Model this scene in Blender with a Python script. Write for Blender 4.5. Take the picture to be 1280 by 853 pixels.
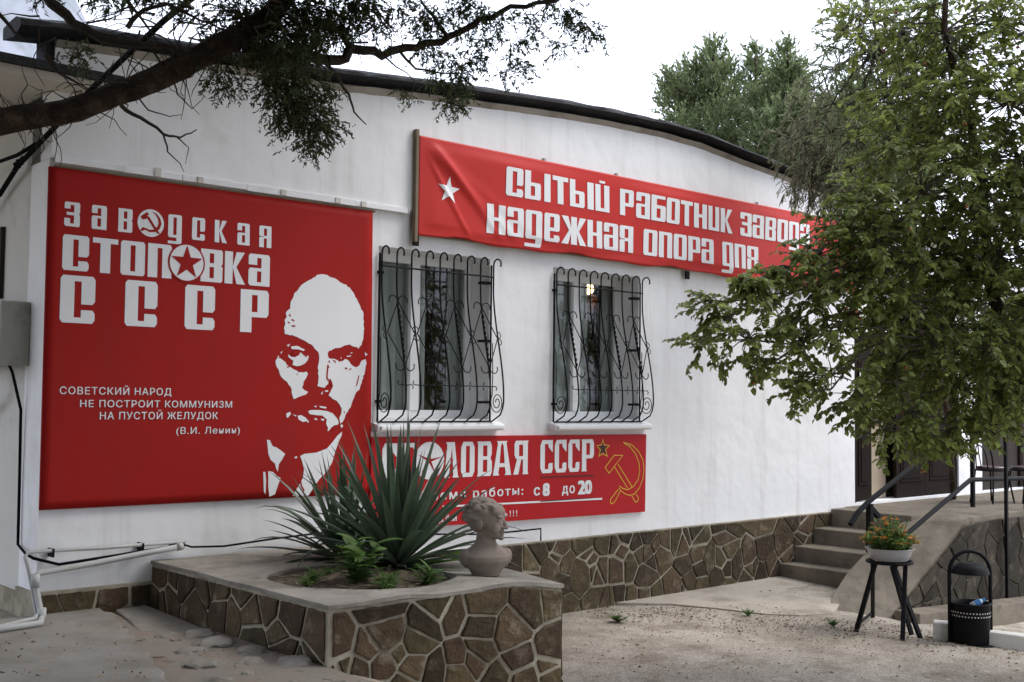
import bpy, bmesh, math, random
from mathutils import Vector, Matrix
from mathutils.geometry import tessellate_polygon

for _o in list(bpy.data.objects):
    bpy.data.objects.remove(_o)
SC = bpy.context.scene
COL = SC.collection
rnd = random.Random(7)
R = math.radians

# ------------------------------------------------------------------ camera, sky, sun, exposure
F_PX, YAW, PITCH, ROLL = 1433.3, .73383, .051676, .01082
CAM = Vector((-2.814, -7.807, 2.0))
FWD = Vector((math.sin(YAW)*math.cos(PITCH), math.cos(YAW)*math.cos(PITCH), math.sin(PITCH)))
_rt = Vector((math.cos(YAW), -math.sin(YAW), 0)); _up = _rt.cross(FWD)
RT = _rt*math.cos(ROLL) + _up*math.sin(ROLL); UP = -_rt*math.sin(ROLL) + _up*math.cos(ROLL)
cam = bpy.data.cameras.new('camera'); cam.sensor_width = 36; cam.lens = 36*F_PX/1280
cam.clip_start = .05; cam.clip_end = 5000
camo = bpy.data.objects.new('camera', cam); COL.objects.link(camo)
camo.matrix_world = Matrix(((RT.x, UP.x, -FWD.x, CAM.x), (RT.y, UP.y, -FWD.y, CAM.y), (RT.z, UP.z, -FWD.z, CAM.z), (0, 0, 0, 1)))
SC.camera = camo

SUN_EL, SUN_AZ = 50, 122      # degrees: height above the horizon; direction (compass, +Y = 0, +X = 90) the light comes from
world = bpy.data.worlds.new('World'); SC.world = world; world.use_nodes = True
wt = world.node_tree; wt.nodes.clear()
sky = wt.nodes.new('ShaderNodeTexSky'); sky.sky_type = 'NISHITA'; sky.sun_disc = False
sky.sun_elevation = R(SUN_EL); sky.sun_rotation = R(SUN_AZ); sky.air_density = 1.0; sky.dust_density = 4.0; sky.ozone_density = 1.0
mixw = wt.nodes.new('ShaderNodeMix'); mixw.data_type = 'RGBA'; mixw.inputs[0].default_value = .86
mixw.inputs[7].default_value = (11.6, 12.4, 14.6, 1)       # the even cloud cover over the clear sky
bgw = wt.nodes.new('ShaderNodeBackground'); bgw.inputs[1].default_value = .1
outw = wt.nodes.new('ShaderNodeOutputWorld')
wt.links.new(sky.outputs[0], mixw.inputs[6]); wt.links.new(mixw.outputs[2], bgw.inputs[0]); wt.links.new(bgw.outputs[0], outw.inputs[0])
sun = bpy.data.lights.new('sun', 'SUN'); sun.energy = 1.4; sun.angle = R(25); sun.color = (1, .96, .9)
suno = bpy.data.objects.new('sun', sun); COL.objects.link(suno)
_sd = Vector((math.sin(R(SUN_AZ))*math.cos(R(SUN_EL)), math.cos(R(SUN_AZ))*math.cos(R(SUN_EL)), math.sin(R(SUN_EL))))
suno.rotation_euler = (-_sd).to_track_quat('-Z', 'Y').to_euler(); suno.location = _sd*30
SC.view_settings.view_transform = 'Standard'; SC.view_settings.look = 'None'
SC.view_settings.gamma = 1; SC.view_settings.use_curve_mapping = False
SC.view_settings.exposure = 0.8
SC.cycles.diffuse_bounces = 6; SC.cycles.transmission_bounces = 10; SC.cycles.transparent_max_bounces = 12

# ------------------------------------------------------------------ measuring helpers (photo pixel -> point on a real surface)
def ray(px, py): return FWD + RT*((px-640)/F_PX) - UP*((py-426.5)/F_PX)
def at(px, py, d): return CAM + ray(px, py)*d
def on_y(px, py, y=0.0):
    r = ray(px, py); return CAM + r*((y-CAM.y)/r.y)
def on_z(px, py, z):
    r = ray(px, py); return CAM + r*((z-CAM.z)/r.z)
def smooth(t):
    t = max(0, min(1, t)); return t*t*(3-2*t)
def ground_z(x, y):
    left = .5*(1-smooth((x-.6)/1.7))
    right = -.45*smooth((x-6)/4.5)*smooth((-y-.6)/1.2)
    return left + right
def on_ground(px, py):
    z = 0
    for _ in range(12):
        p = on_z(px, py, z); z = ground_z(p.x, p.y)
    return p

# ------------------------------------------------------------------ materials
MATS = {}
def mat(name, c, rough=.7, var=.12, vscale=3., bump=.0, bscale=40., metal=0., spec=.3, island=.0, c2=None, c2amt=.5, c2scale=1.5, transl=0., bdist=.01, c2detail=6, bdetail=8):
    m = bpy.data.materials.new(name); m.use_nodes = True; nt = m.node_tree; n = nt.nodes; L = nt.links
    p = n['Principled BSDF']; p.inputs['Roughness'].default_value = rough; p.inputs['Metallic'].default_value = metal
    p.inputs['Specular IOR Level'].default_value = spec
    tc = n.new('ShaderNodeTexCoord')
    def noise(scale, detail=5, rgh=.6):
        t = n.new('ShaderNodeTexNoise'); t.inputs['Scale'].default_value = scale; t.inputs['Detail'].default_value = detail
        t.inputs['Roughness'].default_value = rgh; L.new(tc.outputs['Object'], t.inputs['Vector']); return t
    rgb = n.new('ShaderNodeRGB'); rgb.outputs[0].default_value = (*c, 1); cur = rgb.outputs[0]
    if c2 is not None:
        t = noise(c2scale, c2detail, .65); r = n.new('ShaderNodeValToRGB')
        r.color_ramp.elements[0].position = .62-.3*c2amt; r.color_ramp.elements[1].position = .82-.3*c2amt
        L.new(t.outputs[0], r.inputs[0])
        mx = n.new('ShaderNodeMix'); mx.data_type = 'RGBA'; L.new(r.outputs[0], mx.inputs[0]); L.new(cur, mx.inputs[6]); mx.inputs[7].default_value = (*c2, 1)
        cur = mx.outputs[2]
    if var or island:
        hs = n.new('ShaderNodeHueSaturation'); L.new(cur, hs.inputs['Color'])
        t = noise(vscale); mr = n.new('ShaderNodeMapRange'); mr.inputs[1].default_value = .25; mr.inputs[2].default_value = .75
        mr.inputs[3].default_value = 1-var; mr.inputs[4].default_value = 1+var; L.new(t.outputs[0], mr.inputs[0])
        val = mr.outputs[0]
        if island:
            g = n.new('ShaderNodeNewGeometry'); mi = n.new('ShaderNodeMapRange'); mi.inputs[3].default_value = 1-island; mi.inputs[4].default_value = 1+island
            L.new(g.outputs['Random Per Island'], mi.inputs[0])
            mm = n.new('ShaderNodeMath'); mm.operation = 'MULTIPLY'; L.new(val, mm.inputs[0]); L.new(mi.outputs[0], mm.inputs[1]); val = mm.outputs[0]
            mh = n.new('ShaderNodeMapRange'); mh.inputs[3].default_value = .5-.03*island; mh.inputs[4].default_value = .5+.03*island
            wn = n.new('ShaderNodeTexWhiteNoise'); wn.noise_dimensions = '1D'; L.new(g.outputs['Random Per Island'], wn.inputs['W'])
            L.new(wn.outputs['Value'], mh.inputs[0]); L.new(mh.outputs[0], hs.inputs['Hue'])
        L.new(val, hs.inputs['Value']); cur = hs.outputs[0]
    L.new(cur, p.inputs['Base Color'])
    if bump:
        t = noise(bscale, bdetail, .6); b = n.new('ShaderNodeBump'); b.inputs['Strength'].default_value = bump; b.inputs['Distance'].default_value = bdist
        L.new(t.outputs[0], b.inputs['Height']); L.new(b.outputs[0], p.inputs['Normal'])
    if transl:
        out = n['Material Output']; tr = n.new('ShaderNodeBsdfTranslucent'); L.new(cur, tr.inputs[0])
        ms = n.new('ShaderNodeMixShader'); ms.inputs[0].default_value = transl
        L.new(p.outputs[0], ms.inputs[1]); L.new(tr.outputs[0], ms.inputs[2]); L.new(ms.outputs[0], out.inputs['Surface'])
    MATS[name] = m
    return m

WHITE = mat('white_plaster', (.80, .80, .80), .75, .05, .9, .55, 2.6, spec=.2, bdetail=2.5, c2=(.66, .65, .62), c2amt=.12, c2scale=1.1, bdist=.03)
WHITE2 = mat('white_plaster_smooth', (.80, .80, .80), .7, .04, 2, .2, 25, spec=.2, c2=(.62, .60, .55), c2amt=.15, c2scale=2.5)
SHADED_WALL = mat('side_plaster', (.56, .55, .51), .8, .08, 1.5, .3, 6, spec=.2, c2=(.36, .34, .29), c2amt=.3, c2scale=1.2)  # same white paint as the front, its shade put into the grey
MORTAR = mat('mortar', (.36, .325, .25), .9, .25, 5, .6, 45, spec=.15, c2=(.20, .175, .125), c2amt=.5, c2scale=4)
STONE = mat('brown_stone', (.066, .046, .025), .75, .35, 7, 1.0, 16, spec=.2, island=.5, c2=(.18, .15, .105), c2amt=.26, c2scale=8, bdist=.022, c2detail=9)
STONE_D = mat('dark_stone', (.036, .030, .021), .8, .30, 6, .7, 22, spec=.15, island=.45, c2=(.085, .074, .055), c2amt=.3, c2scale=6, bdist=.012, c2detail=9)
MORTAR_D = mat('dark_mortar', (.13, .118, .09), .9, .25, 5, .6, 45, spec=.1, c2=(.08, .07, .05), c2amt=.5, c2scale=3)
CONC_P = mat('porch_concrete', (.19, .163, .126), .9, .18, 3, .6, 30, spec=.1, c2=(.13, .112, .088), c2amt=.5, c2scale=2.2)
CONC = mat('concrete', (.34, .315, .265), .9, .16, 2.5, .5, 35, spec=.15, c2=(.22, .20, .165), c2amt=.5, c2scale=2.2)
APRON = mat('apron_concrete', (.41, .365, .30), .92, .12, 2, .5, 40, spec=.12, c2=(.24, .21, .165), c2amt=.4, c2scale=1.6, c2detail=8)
COPE = mat('coping_concrete', (.27, .25, .215), .92, .2, 4, .8, 30, spec=.1, c2=(.17, .155, .13), c2amt=.5, c2scale=3, c2detail=9)
CONC_D = mat('worn_concrete', (.22, .205, .18), .9, .18, 3, .6, 30, spec=.15, c2=(.17, .15, .12), c2amt=.55, c2scale=2.0)
RUBBLE = mat('rubble', (.20, .18, .15), .9, .2, 6, .6, 40, spec=.15, island=.3, c2=(.17, .13, .095), c2amt=.5, c2scale=6)
FELT = mat('roofing_felt', (.024, .024, .026), .8, .35, 6, .9, 30, spec=.25, bdist=.02)
SOFFIT = mat('soffit', (.50, .47, .40), .8, .08, 2)
RED = mat('red_vinyl', (.34, .013, .010), .6, .05, 1.5, .06, 4, spec=.12)
RED_B = mat('red_vinyl_bright', (.52, .030, .024), .5, .05, 1.5, .06, 4, spec=.18)
REDP = mat('red_panel', (.43, .012, .015), .5, .04, 1.5, spec=.15)
LETTER = mat('white_print', (.78, .78, .78), .5, .02, 2, spec=.3)
REDPR = mat('red_print', (.34, .013, .010), .6, .04, 1.5, spec=.12)
YELLOW = mat('yellow_print', (.72, .45, .04), .5, .05, 3)
DARKPR = mat('dark_print', (.06, .01, .008), .5, .05, 3)
WOOD = mat('batten_wood', (.20, .15, .10), .8, .2, 9, .3, 40)
IRON = mat('black_iron', (.007, .007, .008), .6, .2, 8, .2, 60, spec=.12)
PVC = mat('window_pvc', (.76, .77, .77), .4, .03, 3, spec=.4)
GLASS = None
CURTAIN = mat('net_curtain', (.62, .61, .60), .9, .12, 4, spec=.1)
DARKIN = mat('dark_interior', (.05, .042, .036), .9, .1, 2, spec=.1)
DOOR = mat('dark_door', (.016, .010, .008), .75, .2, 5, .2, 30, spec=.08)
BEIGE = mat('beige_panel', (.40, .32, .23), .7, .08, 3)
PAPER = mat('paper', (.75, .77, .82), .7, .03, 9)
INK = mat('ink', (.08, .10, .2), .6, .05, 9)
PIPE = mat('white_pipe', (.42, .42, .41), .5, .1, 6, spec=.35, c2=(.35, .32, .26), c2amt=.3, c2scale=6)
CABLE = mat('black_cable', (.006, .006, .007), .8, .1, 9, spec=.05)
BOX = mat('box_steel', (.36, .36, .32), .5, .08, 4, spec=.3, c2=(.24, .23, .19), c2amt=.3, c2scale=5)
BUST = mat('weathered_plaster', (.215, .178, .148), .9, .12, 9, .35, 60, spec=.12, c2=(.13, .11, .09), c2amt=.35, c2scale=5, bdist=.004)
SOIL = mat('soil', (.10, .08, .058), .95, .3, 9, .9, 60, spec=.1, c2=(.19, .16, .12), c2amt=.4, c2scale=6)
YUCCA = mat('yucca_leaf', (.080, .118, .074), .38, .15, 3, spec=.5, island=.45, transl=.25)
WEED = mat('weed_leaf', (.11, .19, .05), .5, .15, 6, spec=.3, island=.25, transl=.4)
LEAF = mat('plum_leaf', (.205, .245, .062), .42, .2, 1.2, spec=.5, island=.5, transl=.5)
LEAF_P = mat('pale_leaf', (.19, .225, .105), .55, .2, 1.2, spec=.25, island=.4, transl=.5)
CYPR = mat('cypress_scale', (.175, .215, .10), .55, .25, .8, spec=.4, island=.45, transl=.5)
WEEP = mat('weeping_scale', (.19, .185, .11), .55, .25, 1.2, spec=.4, island=.45, transl=.5)
JUNI = mat('juniper_scale', (.085, .108, .050), .7, .3, 1.6, spec=.2, island=.5, transl=.35, c2=(.095, .062, .032), c2amt=.3, c2scale=2.6)
BARK = mat('bark', (.052, .038, .029), .95, .4, 9, 1.0, 26, spec=.08, c2=(.11, .08, .06), c2amt=.45, c2scale=14, bdist=.03)
BARK_G = mat('grey_bark', (.10, .085, .07), .9, .25, 9, .7, 40, spec=.15)
TWIG = mat('dead_twig', (.050, .038, .030), .9, .2, 9)
BERRY = mat('orange_fruit', (.32, .12, .05), .5, .3, 4, island=.4)
PETAL = mat('marigold_petal', (.75, .20, .015), .6, .2, 30, island=.35)
ENAMEL = mat('grey_enamel', (.40, .40, .40), .35, .08, 8, spec=.4, c2=(.3, .27, .24), c2amt=.2, c2scale=9)
BLUEPL = mat('blue_plastic', (.10, .30, .62), .3, .05, 9, spec=.5)
CLEARPL = mat('pale_plastic', (.62, .70, .76), .3, .05, 9, spec=.5)
KERBW = mat('whitewash', (.62, .60, .55), .85, .1, 5, .4, 40, c2=(.36, .33, .27), c2amt=.35, c2scale=5)
LITTER = mat('litter', (.20, .145, .095), .9, .3, 4, island=.6)
LITTER2 = mat('dry_leaf', (.20, .15, .095), .85, .3, 4, island=.6)
HILL = mat('hazy_hill', (.25, .265, .30), .9, .2, .02, spec=.1, c2=(.17, .19, .20), c2amt=.5, c2scale=.03)  # distance haze is put into the blue grey base colour
SEATM = mat('seat_vinyl', (.06, .035, .04), .35, .1, 6, spec=.5)
ROOM = mat('room_paint', (.32, .29, .25), .9, .05, 2)

def add_streaks(m, col, scale=(7, 7, .5), lo=.60, hi=.80, amt=.5):
    """thin vertical run marks and scuffs with a shape of their own"""
    nt = m.node_tree; n = nt.nodes; L = nt.links; p = n['Principled BSDF']; src = p.inputs['Base Color'].links[0].from_socket
    tc = n.new('ShaderNodeTexCoord'); mp = n.new('ShaderNodeMapping'); mp.inputs['Scale'].default_value = scale; L.new(tc.outputs['Object'], mp.inputs[0])
    t = n.new('ShaderNodeTexNoise'); t.inputs['Scale'].default_value = 1; t.inputs['Detail'].default_value = 7; t.inputs['Roughness'].default_value = .7; L.new(mp.outputs[0], t.inputs[0])
    r = n.new('ShaderNodeMapRange'); r.inputs[1].default_value = lo; r.inputs[2].default_value = hi; r.inputs[4].default_value = amt; L.new(t.outputs[0], r.inputs[0])
    mx = n.new('ShaderNodeMix'); mx.data_type = 'RGBA'; L.new(r.outputs[0], mx.inputs[0]); L.new(src, mx.inputs[6]); mx.inputs[7].default_value = (*col, 1); L.new(mx.outputs[2], p.inputs['Base Color'])
add_streaks(WHITE, (.55, .53, .49), (6, 6, .45), .52, .78, .55); add_streaks(WHITE, (.45, .42, .38), (30, 30, 22), .66, .74, .6)
add_streaks(RED, (.26, .020, .016), (3, 3, .7), .5, .8, .6); add_streaks(RED, (.42, .14, .12), (40, 40, 9), .72, .78, .5)
add_streaks(CONC_P, (.12, .105, .085), (5, 5, 5), .5, .65, .8)
def glass_mat():
    m = bpy.data.materials.new('window_glass'); m.use_nodes = True; nt = m.node_tree; n = nt.nodes; L = nt.links
    n.clear(); out = n.new('ShaderNodeOutputMaterial'); tr = n.new('ShaderNodeBsdfTransparent'); tr.inputs[0].default_value = (.80, .83, .82, 1)
    gl = n.new('ShaderNodeBsdfGlossy'); gl.inputs['Roughness'].default_value = .03; gl.inputs[0].default_value = (.9, .9, .9, 1)
    lw = n.new('ShaderNodeLayerWeight'); lw.inputs[0].default_value = .5
    pw = n.new('ShaderNodeMath'); pw.operation = 'POWER'; pw.inputs[1].default_value = 4.0
    mr = n.new('ShaderNodeMapRange'); mr.inputs[3].default_value = .035; mr.inputs[4].default_value = .8
    L.new(lw.outputs['Facing'], pw.inputs[0]); L.new(pw.outputs[0], mr.inputs[0])
    ms = n.new('ShaderNodeMixShader'); L.new(mr.outputs[0], ms.inputs[0]); L.new(tr.outputs[0], ms.inputs[1]); L.new(gl.outputs[0], ms.inputs[2])
    L.new(ms.outputs[0], out.inputs[0]); return m
GLASS = glass_mat()
def emit_mat(name, c, s):
    m = bpy.data.materials.new(name); m.use_nodes = True; p = m.node_tree.nodes['Principled BSDF']
    p.inputs['Base Color'].default_value = (*c, 1); p.inputs['Emission Color'].default_value = (*c, 1); p.inputs['Emission Strength'].default_value = s
    t = m.node_tree.nodes.new('ShaderNodeTexNoise'); t.inputs['Scale'].default_value = 8
    return m
AMBER = mat('amber_glass', (.42, .22, .06), .3, .3, 30, spec=.5, transl=.5)
BULB = emit_mat('lit_bulb', (1, .62, .26), 9)

def ground_mat():
    m = bpy.data.materials.new('dusty_asphalt'); m.use_nodes = True; nt = m.node_tree; n = nt.nodes; L = nt.links
    p = n['Principled BSDF']; p.inputs['Roughness'].default_value = .92; p.inputs['Specular IOR Level'].default_value = .15
    tc = n.new('ShaderNodeTexCoord')
    def noise(s, d=6, r=.62):
        t = n.new('ShaderNodeTexNoise'); t.inputs['Scale'].default_value = s; t.inputs['Detail'].default_value = d; t.inputs['Roughness'].default_value = r
        L.new(tc.outputs['Object'], t.inputs[0]); return t.outputs[0]
    def ramp(x, a, b, ca=(0, 0, 0, 1), cb=(1, 1, 1, 1)):
        r = n.new('ShaderNodeValToRGB'); r.color_ramp.elements[0].position = a; r.color_ramp.elements[1].position = b
        r.color_ramp.elements[0].color = ca; r.color_ramp.elements[1].color = cb; L.new(x, r.inputs[0]); return r.outputs[0]
    def mix(f, a, b):
        x = n.new('ShaderNodeMix'); x.data_type = 'RGBA'
        L.new(f, x.inputs[0])
        for k, v in ((6, a), (7, b)):
            if isinstance(v, tuple): x.inputs[k].default_value = (*v, 1)
            else: L.new(v, x.inputs[k])
        return x.outputs[2]
    base = mix(ramp(noise(.55), .38, .62), (.30, .262, .212), (.42, .375, .31))
    base = mix(ramp(noise(2.1, 9, .75), .46, .68), base, (.20, .165, .125))
    v = n.new('ShaderNodeTexVoronoi'); v.inputs['Scale'].default_value = 95; L.new(tc.outputs['Object'], v.inputs['Vector'])
    sp = n.new('ShaderNodeHueSaturation'); L.new(base, sp.inputs['Color'])
    mr = n.new('ShaderNodeMapRange'); mr.inputs[3].default_value = .66; mr.inputs[4].default_value = 1.34
    sep = n.new('ShaderNodeSeparateColor'); L.new(v.outputs['Color'], sep.inputs[0]); L.new(sep.outputs[0], mr.inputs[0]); L.new(mr.outputs[0], sp.inputs['Value'])
    base = mix(ramp(noise(1.3, 9, .75), .62, .70), sp.outputs[0], (.50, .46, .40))
    L.new(base, p.inputs['Base Color'])
    b = n.new('ShaderNodeBump'); b.inputs['Strength'].default_value = .7; b.inputs['Distance'].default_value = .012
    L.new(noise(45, 8, .75), b.inputs['Height']); L.new(b.outputs[0], p.inputs['Normal'])
    return m
GROUND = ground_mat()

# ------------------------------------------------------------------ object helpers
def origin_of(o):
    v = Vector((0, 0, 0))
    while o is not None:
        v = v + o.location; o = o.parent
    return v
def tag(o, label=None, cat=None, group=None, kind=None):
    if label: o['label'] = label
    if cat: o['category'] = cat
    if group: o['group'] = group
    if kind: o['kind'] = kind
    return o
def thing(name, loc, label, cat, group=None):
    o = bpy.data.objects.new(name, None); o.empty_display_size = .2; COL.objects.link(o); o.location = loc
    return tag(o, label, cat, group)
class MB:
    def __init__(s): s.v = []; s.f = []
    def add(s, vs, fs):
        b = len(s.v); s.v += [Vector(p) for p in vs]; s.f += [tuple(b+i for i in f) for f in fs]; return s
    def box(s, x0, x1, y0, y1, z0, z1):
        return s.add([(x0, y0, z0), (x1, y0, z0), (x1, y1, z0), (x0, y1, z0), (x0, y0, z1), (x1, y0, z1), (x1, y1, z1), (x0, y1, z1)],
                     [(0, 3, 2, 1), (4, 5, 6, 7), (0, 1, 5, 4), (1, 2, 6, 5), (2, 3, 7, 6), (3, 0, 4, 7)])
    def bar(s, a, b, w, h=None, up=(0, 0, 1)):
        a = Vector(a); b = Vector(b); h = h or w; d = (b-a).normalized(); u = Vector(up)
        if abs(d.dot(u)) > .95: u = Vector((1, 0, 0))
        x = d.cross(u).normalized(); y = x.cross(d)
        q = [x*(w/2)+y*(h/2), -x*(w/2)+y*(h/2), -x*(w/2)-y*(h/2), x*(w/2)-y*(h/2)]
        return s.add([a+k for k in q]+[b+k for k in q], [(0, 1, 2, 3), (7, 6, 5, 4), (0, 4, 5, 1), (1, 5, 6, 2), (2, 6, 7, 3), (3, 7, 4, 0)])
    def tube(s, pts, r, n=8, caps=True, closed=False):
        pts = [Vector(p) for p in pts]; m = len(pts)
        rr = r if isinstance(r, (list, tuple)) else [r]*m
        vs = []; fs = []; prev = None
        for i in range(m):
            if closed: t = pts[(i+1) % m]-pts[i-1]
            else: t = pts[min(i+1, m-1)]-pts[max(i-1, 0)]
            t.normalize()
            if prev is None:
                a = Vector((0, 0, 1)) if abs(t.z) < .9 else Vector((1, 0, 0))
                x = t.cross(a).normalized()
            else:
                x = (prev - t*prev.dot(t)).normalized()
            prev = x; y = t.cross(x)
            for k in range(n):
                a = 2*math.pi*k/n; vs.append(pts[i]+(x*math.cos(a)+y*math.sin(a))*rr[i])
        for i in range(m if closed else m-1):
            j = (i+1) % m
            for k in range(n):
                fs.append((i*n+k, i*n+(k+1) % n, j*n+(k+1) % n, j*n+k))
        if caps and not closed:
            fs.append(tuple(reversed(range(n)))); fs.append(tuple((m-1)*n+k for k in range(n)))
        return s.add(vs, fs)
    def lathe(s, prof, c=(0, 0, 0), n=24, sx=1, sy=1, cap=True):
        c = Vector(c); vs = []; fs = []
        for r, z in prof:
            for k in range(n):
                a = 2*math.pi*k/n; vs.append(c+Vector((r*math.cos(a)*sx, r*math.sin(a)*sy, z)))
        for i in range(len(prof)-1):
            for k in range(n): fs.append((i*n+k, i*n+(k+1) % n, (i+1)*n+(k+1) % n, (i+1)*n+k))
        if cap:
            fs.append(tuple(reversed(range(n)))); fs.append(tuple((len(prof)-1)*n+k for k in range(n)))
        return s.add(vs, fs)
    def prism(s, poly, fn, t0, t1):
        """poly: 2D outline; fn(u, v, t) -> point; solid between t0 and t1"""
        n = len(poly); vs = [fn(u, v, t0) for u, v in poly]+[fn(u, v, t1) for u, v in poly]
        fs = [tuple(range(n)), tuple(reversed(range(n, 2*n)))]+[((i+1) % n, i, n+i, n+(i+1) % n) for i in range(n)]
        return s.add(vs, fs)
    def build(s, name, m, parent=None, smooth=False, bevel=0, origin=None, local=False):
        o0 = Vector((0, 0, 0))
        if parent is not None and not local: o0 = origin_of(parent)
        if parent is None and origin is not None: o0 = Vector(origin)
        me = bpy.data.meshes.new(name); me.from_pydata([tuple(v-o0) for v in s.v], [], s.f); me.update()
        bm = bmesh.new(); bm.from_mesh(me); bmesh.ops.recalc_face_normals(bm, faces=bm.faces)
        if bevel:
            es = [e for e in bm.edges if len(e.link_faces) == 2 and e.calc_face_angle(0) > .5]
            bmesh.ops.bevel(bm, geom=es, offset=bevel, segments=2, profile=.6, affect='EDGES')
        bm.to_mesh(me); bm.free()
        if smooth: me.polygons.foreach_set('use_smooth', [True]*len(me.polygons))
        me.materials.append(m)
        o = bpy.data.objects.new(name, me); COL.objects.link(o)
        if parent is not None: o.parent = parent
        elif origin is not None: o.location = origin
        return o
def raw_mesh(name, vs, fs, m, parent=None, smooth=False, origin=None):
    o0 = origin_of(parent) if parent is not None else Vector(origin or (0, 0, 0))
    me = bpy.data.meshes.new(name); me.from_pydata([(v[0]-o0.x, v[1]-o0.y, v[2]-o0.z) for v in vs], [], fs); me.update()
    if smooth: me.polygons.foreach_set('use_smooth', [True]*len(me.polygons))
    me.materials.append(m); o = bpy.data.objects.new(name, me); COL.objects.link(o)
    if parent is not None: o.parent = parent
    elif origin is not None: o.location = origin
    return o
def dup(root, loc=None, rotz=None, label=None):
    def cp(o, par):
        c = o.copy(); COL.objects.link(c); c.parent = par
        for ch in o.children: cp(ch, c)
        return c
    r = cp(root, None)
    if loc is not None: r.location = loc
    if rotz is not None: r.rotation_euler = (0, 0, rotz)
    if label: r['label'] = label
    return r
def noise2(x, y, s=0):
    return (math.sin(x*1.7+s)*math.cos(y*2.3-s*1.3)+.5*math.sin(x*4.1+y*3.3+s*2.1)+.25*math.sin(x*9.7-y*8.1+s))/1.75
from mathutils import noise as mnoise

# ------------------------------------------------------------------ crazy-paving stone facing, one mesh per wall face
def clip(poly, nx, ny, d):
    out = []; n = len(poly)
    for i in range(n):
        a = poly[i]; b = poly[(i+1) % n]; da = a[0]*nx+a[1]*ny-d; db = b[0]*nx+b[1]*ny-d
        if da <= 0: out.append(a)
        if (da < 0 < db) or (db < 0 < da):
            t = da/(da-db); out.append((a[0]+(b[0]-a[0])*t, a[1]+(b[1]-a[1])*t))
    return out
def stone_facing(name, parent, m, bound, fn, count, seed, gap=.022, depth=(.008, .02)):
    """bound: convex 2D outline (counter-clockwise); fn(u, v, out) -> point"""
    r = random.Random(seed)
    xs = [p[0] for p in bound]; ys = [p[1] for p in bound]
    def inside(x, y):
        n = len(bound)
        return all((bound[(i+1) % n][0]-bound[i][0])*(y-bound[i][1])-(bound[(i+1) % n][1]-bound[i][1])*(x-bound[i][0]) > 0 for i in range(n))
    seeds = []; area = (max(xs)-min(xs))*(max(ys)-min(ys)); dmin = .56*math.sqrt(area/count); tries = 0
    while len(seeds) < count and tries < 6000:
        tries += 1; x = r.uniform(min(xs), max(xs)); y = r.uniform(min(ys), max(ys)); w = r.choice((.35, .45, .7, 1.0, 1.3, 1.7))
        if inside(x, y) and all((x-a)**2+(y-b)**2 > (dmin*.5*(w+c))**2 for a, b, c in seeds): seeds.append((x, y, w))
    mb = MB()
    for i, (x, y, w) in enumerate(seeds):
        poly = list(bound); g = gap*r.choice((.3, .5, .7, 1.0))/2
        n = len(bound)
        for k in range(n):
            a = bound[k]; b = bound[(k+1) % n]; ex, ey = b[0]-a[0], b[1]-a[1]; l = math.hypot(ex, ey)
            nx, ny = ey/l, -ex/l; poly = clip(poly, nx, ny, nx*a[0]+ny*a[1]-.004)
        for j, (x2, y2, w2) in enumerate(seeds):
            if i == j: continue
            dx, dy = x2-x, y2-y; l = math.hypot(dx, dy)
            if l > dmin*5: continue
            nx, ny = dx/l, dy/l
            t = l/2+(w*w-w2*w2)*dmin*dmin*.25/(2*l)*1.0
            poly = clip(poly, nx, ny, nx*x+ny*y+t-g)
            if len(poly) < 3: break
        if len(poly) < 3: continue
        cx = sum(p[0] for p in poly)/len(poly); cy = sum(p[1] for p in poly)/len(poly)
        # densify, roughen and round the outline
        pts = []
        for k in range(len(poly)):
            a = poly[k]; b = poly[(k+1) % len(poly)]; l = math.hypot(b[0]-a[0], b[1]-a[1])
            if l < .012: pts.append(a); continue
            q = max(2, int(l/.035)); cut = min(.006/l, .3)
            for s in range(q+1):
                t = cut+(1-2*cut)*s/q
                px, py = a[0]+(b[0]-a[0])*t, a[1]+(b[1]-a[1])*t
                k2 = r.uniform(-.004, .002) if 0 < s < q else 0
                dl = math.hypot(px-cx, py-cy) or 1
                pts.append((px+(px-cx)/dl*k2, py+(py-cy)/dl*k2))
        if len(pts) < 3: continue
        d = r.uniform(*depth); tu, tv = r.uniform(-.03, .03), r.uniform(-.03, .03); k = len(pts)
        ring = [fn(u, v, -.006) for u, v in pts]+[fn(u, v, d*.75) for u, v in pts]
        inn = [(u+(cx-u)*min(.25, .010/max(.02, math.hypot(u-cx, v-cy))), v+(cy-v)*min(.25, .010/max(.02, math.hypot(u-cx, v-cy)))) for u, v in pts]
        ring += [fn(u, v, d+(u-cx)*tu+(v-cy)*tv) for u, v in inn]
        fs = [(a, (a+1) % k, k+(a+1) % k, k+a) for a in range(k)]+[(k+a, k+(a+1) % k, 2*k+(a+1) % k, 2*k+a) for a in range(k)]+[tuple(range(2*k, 3*k))]
        mb.add(ring, fs)
    return mb.build(name, m, parent)

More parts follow.
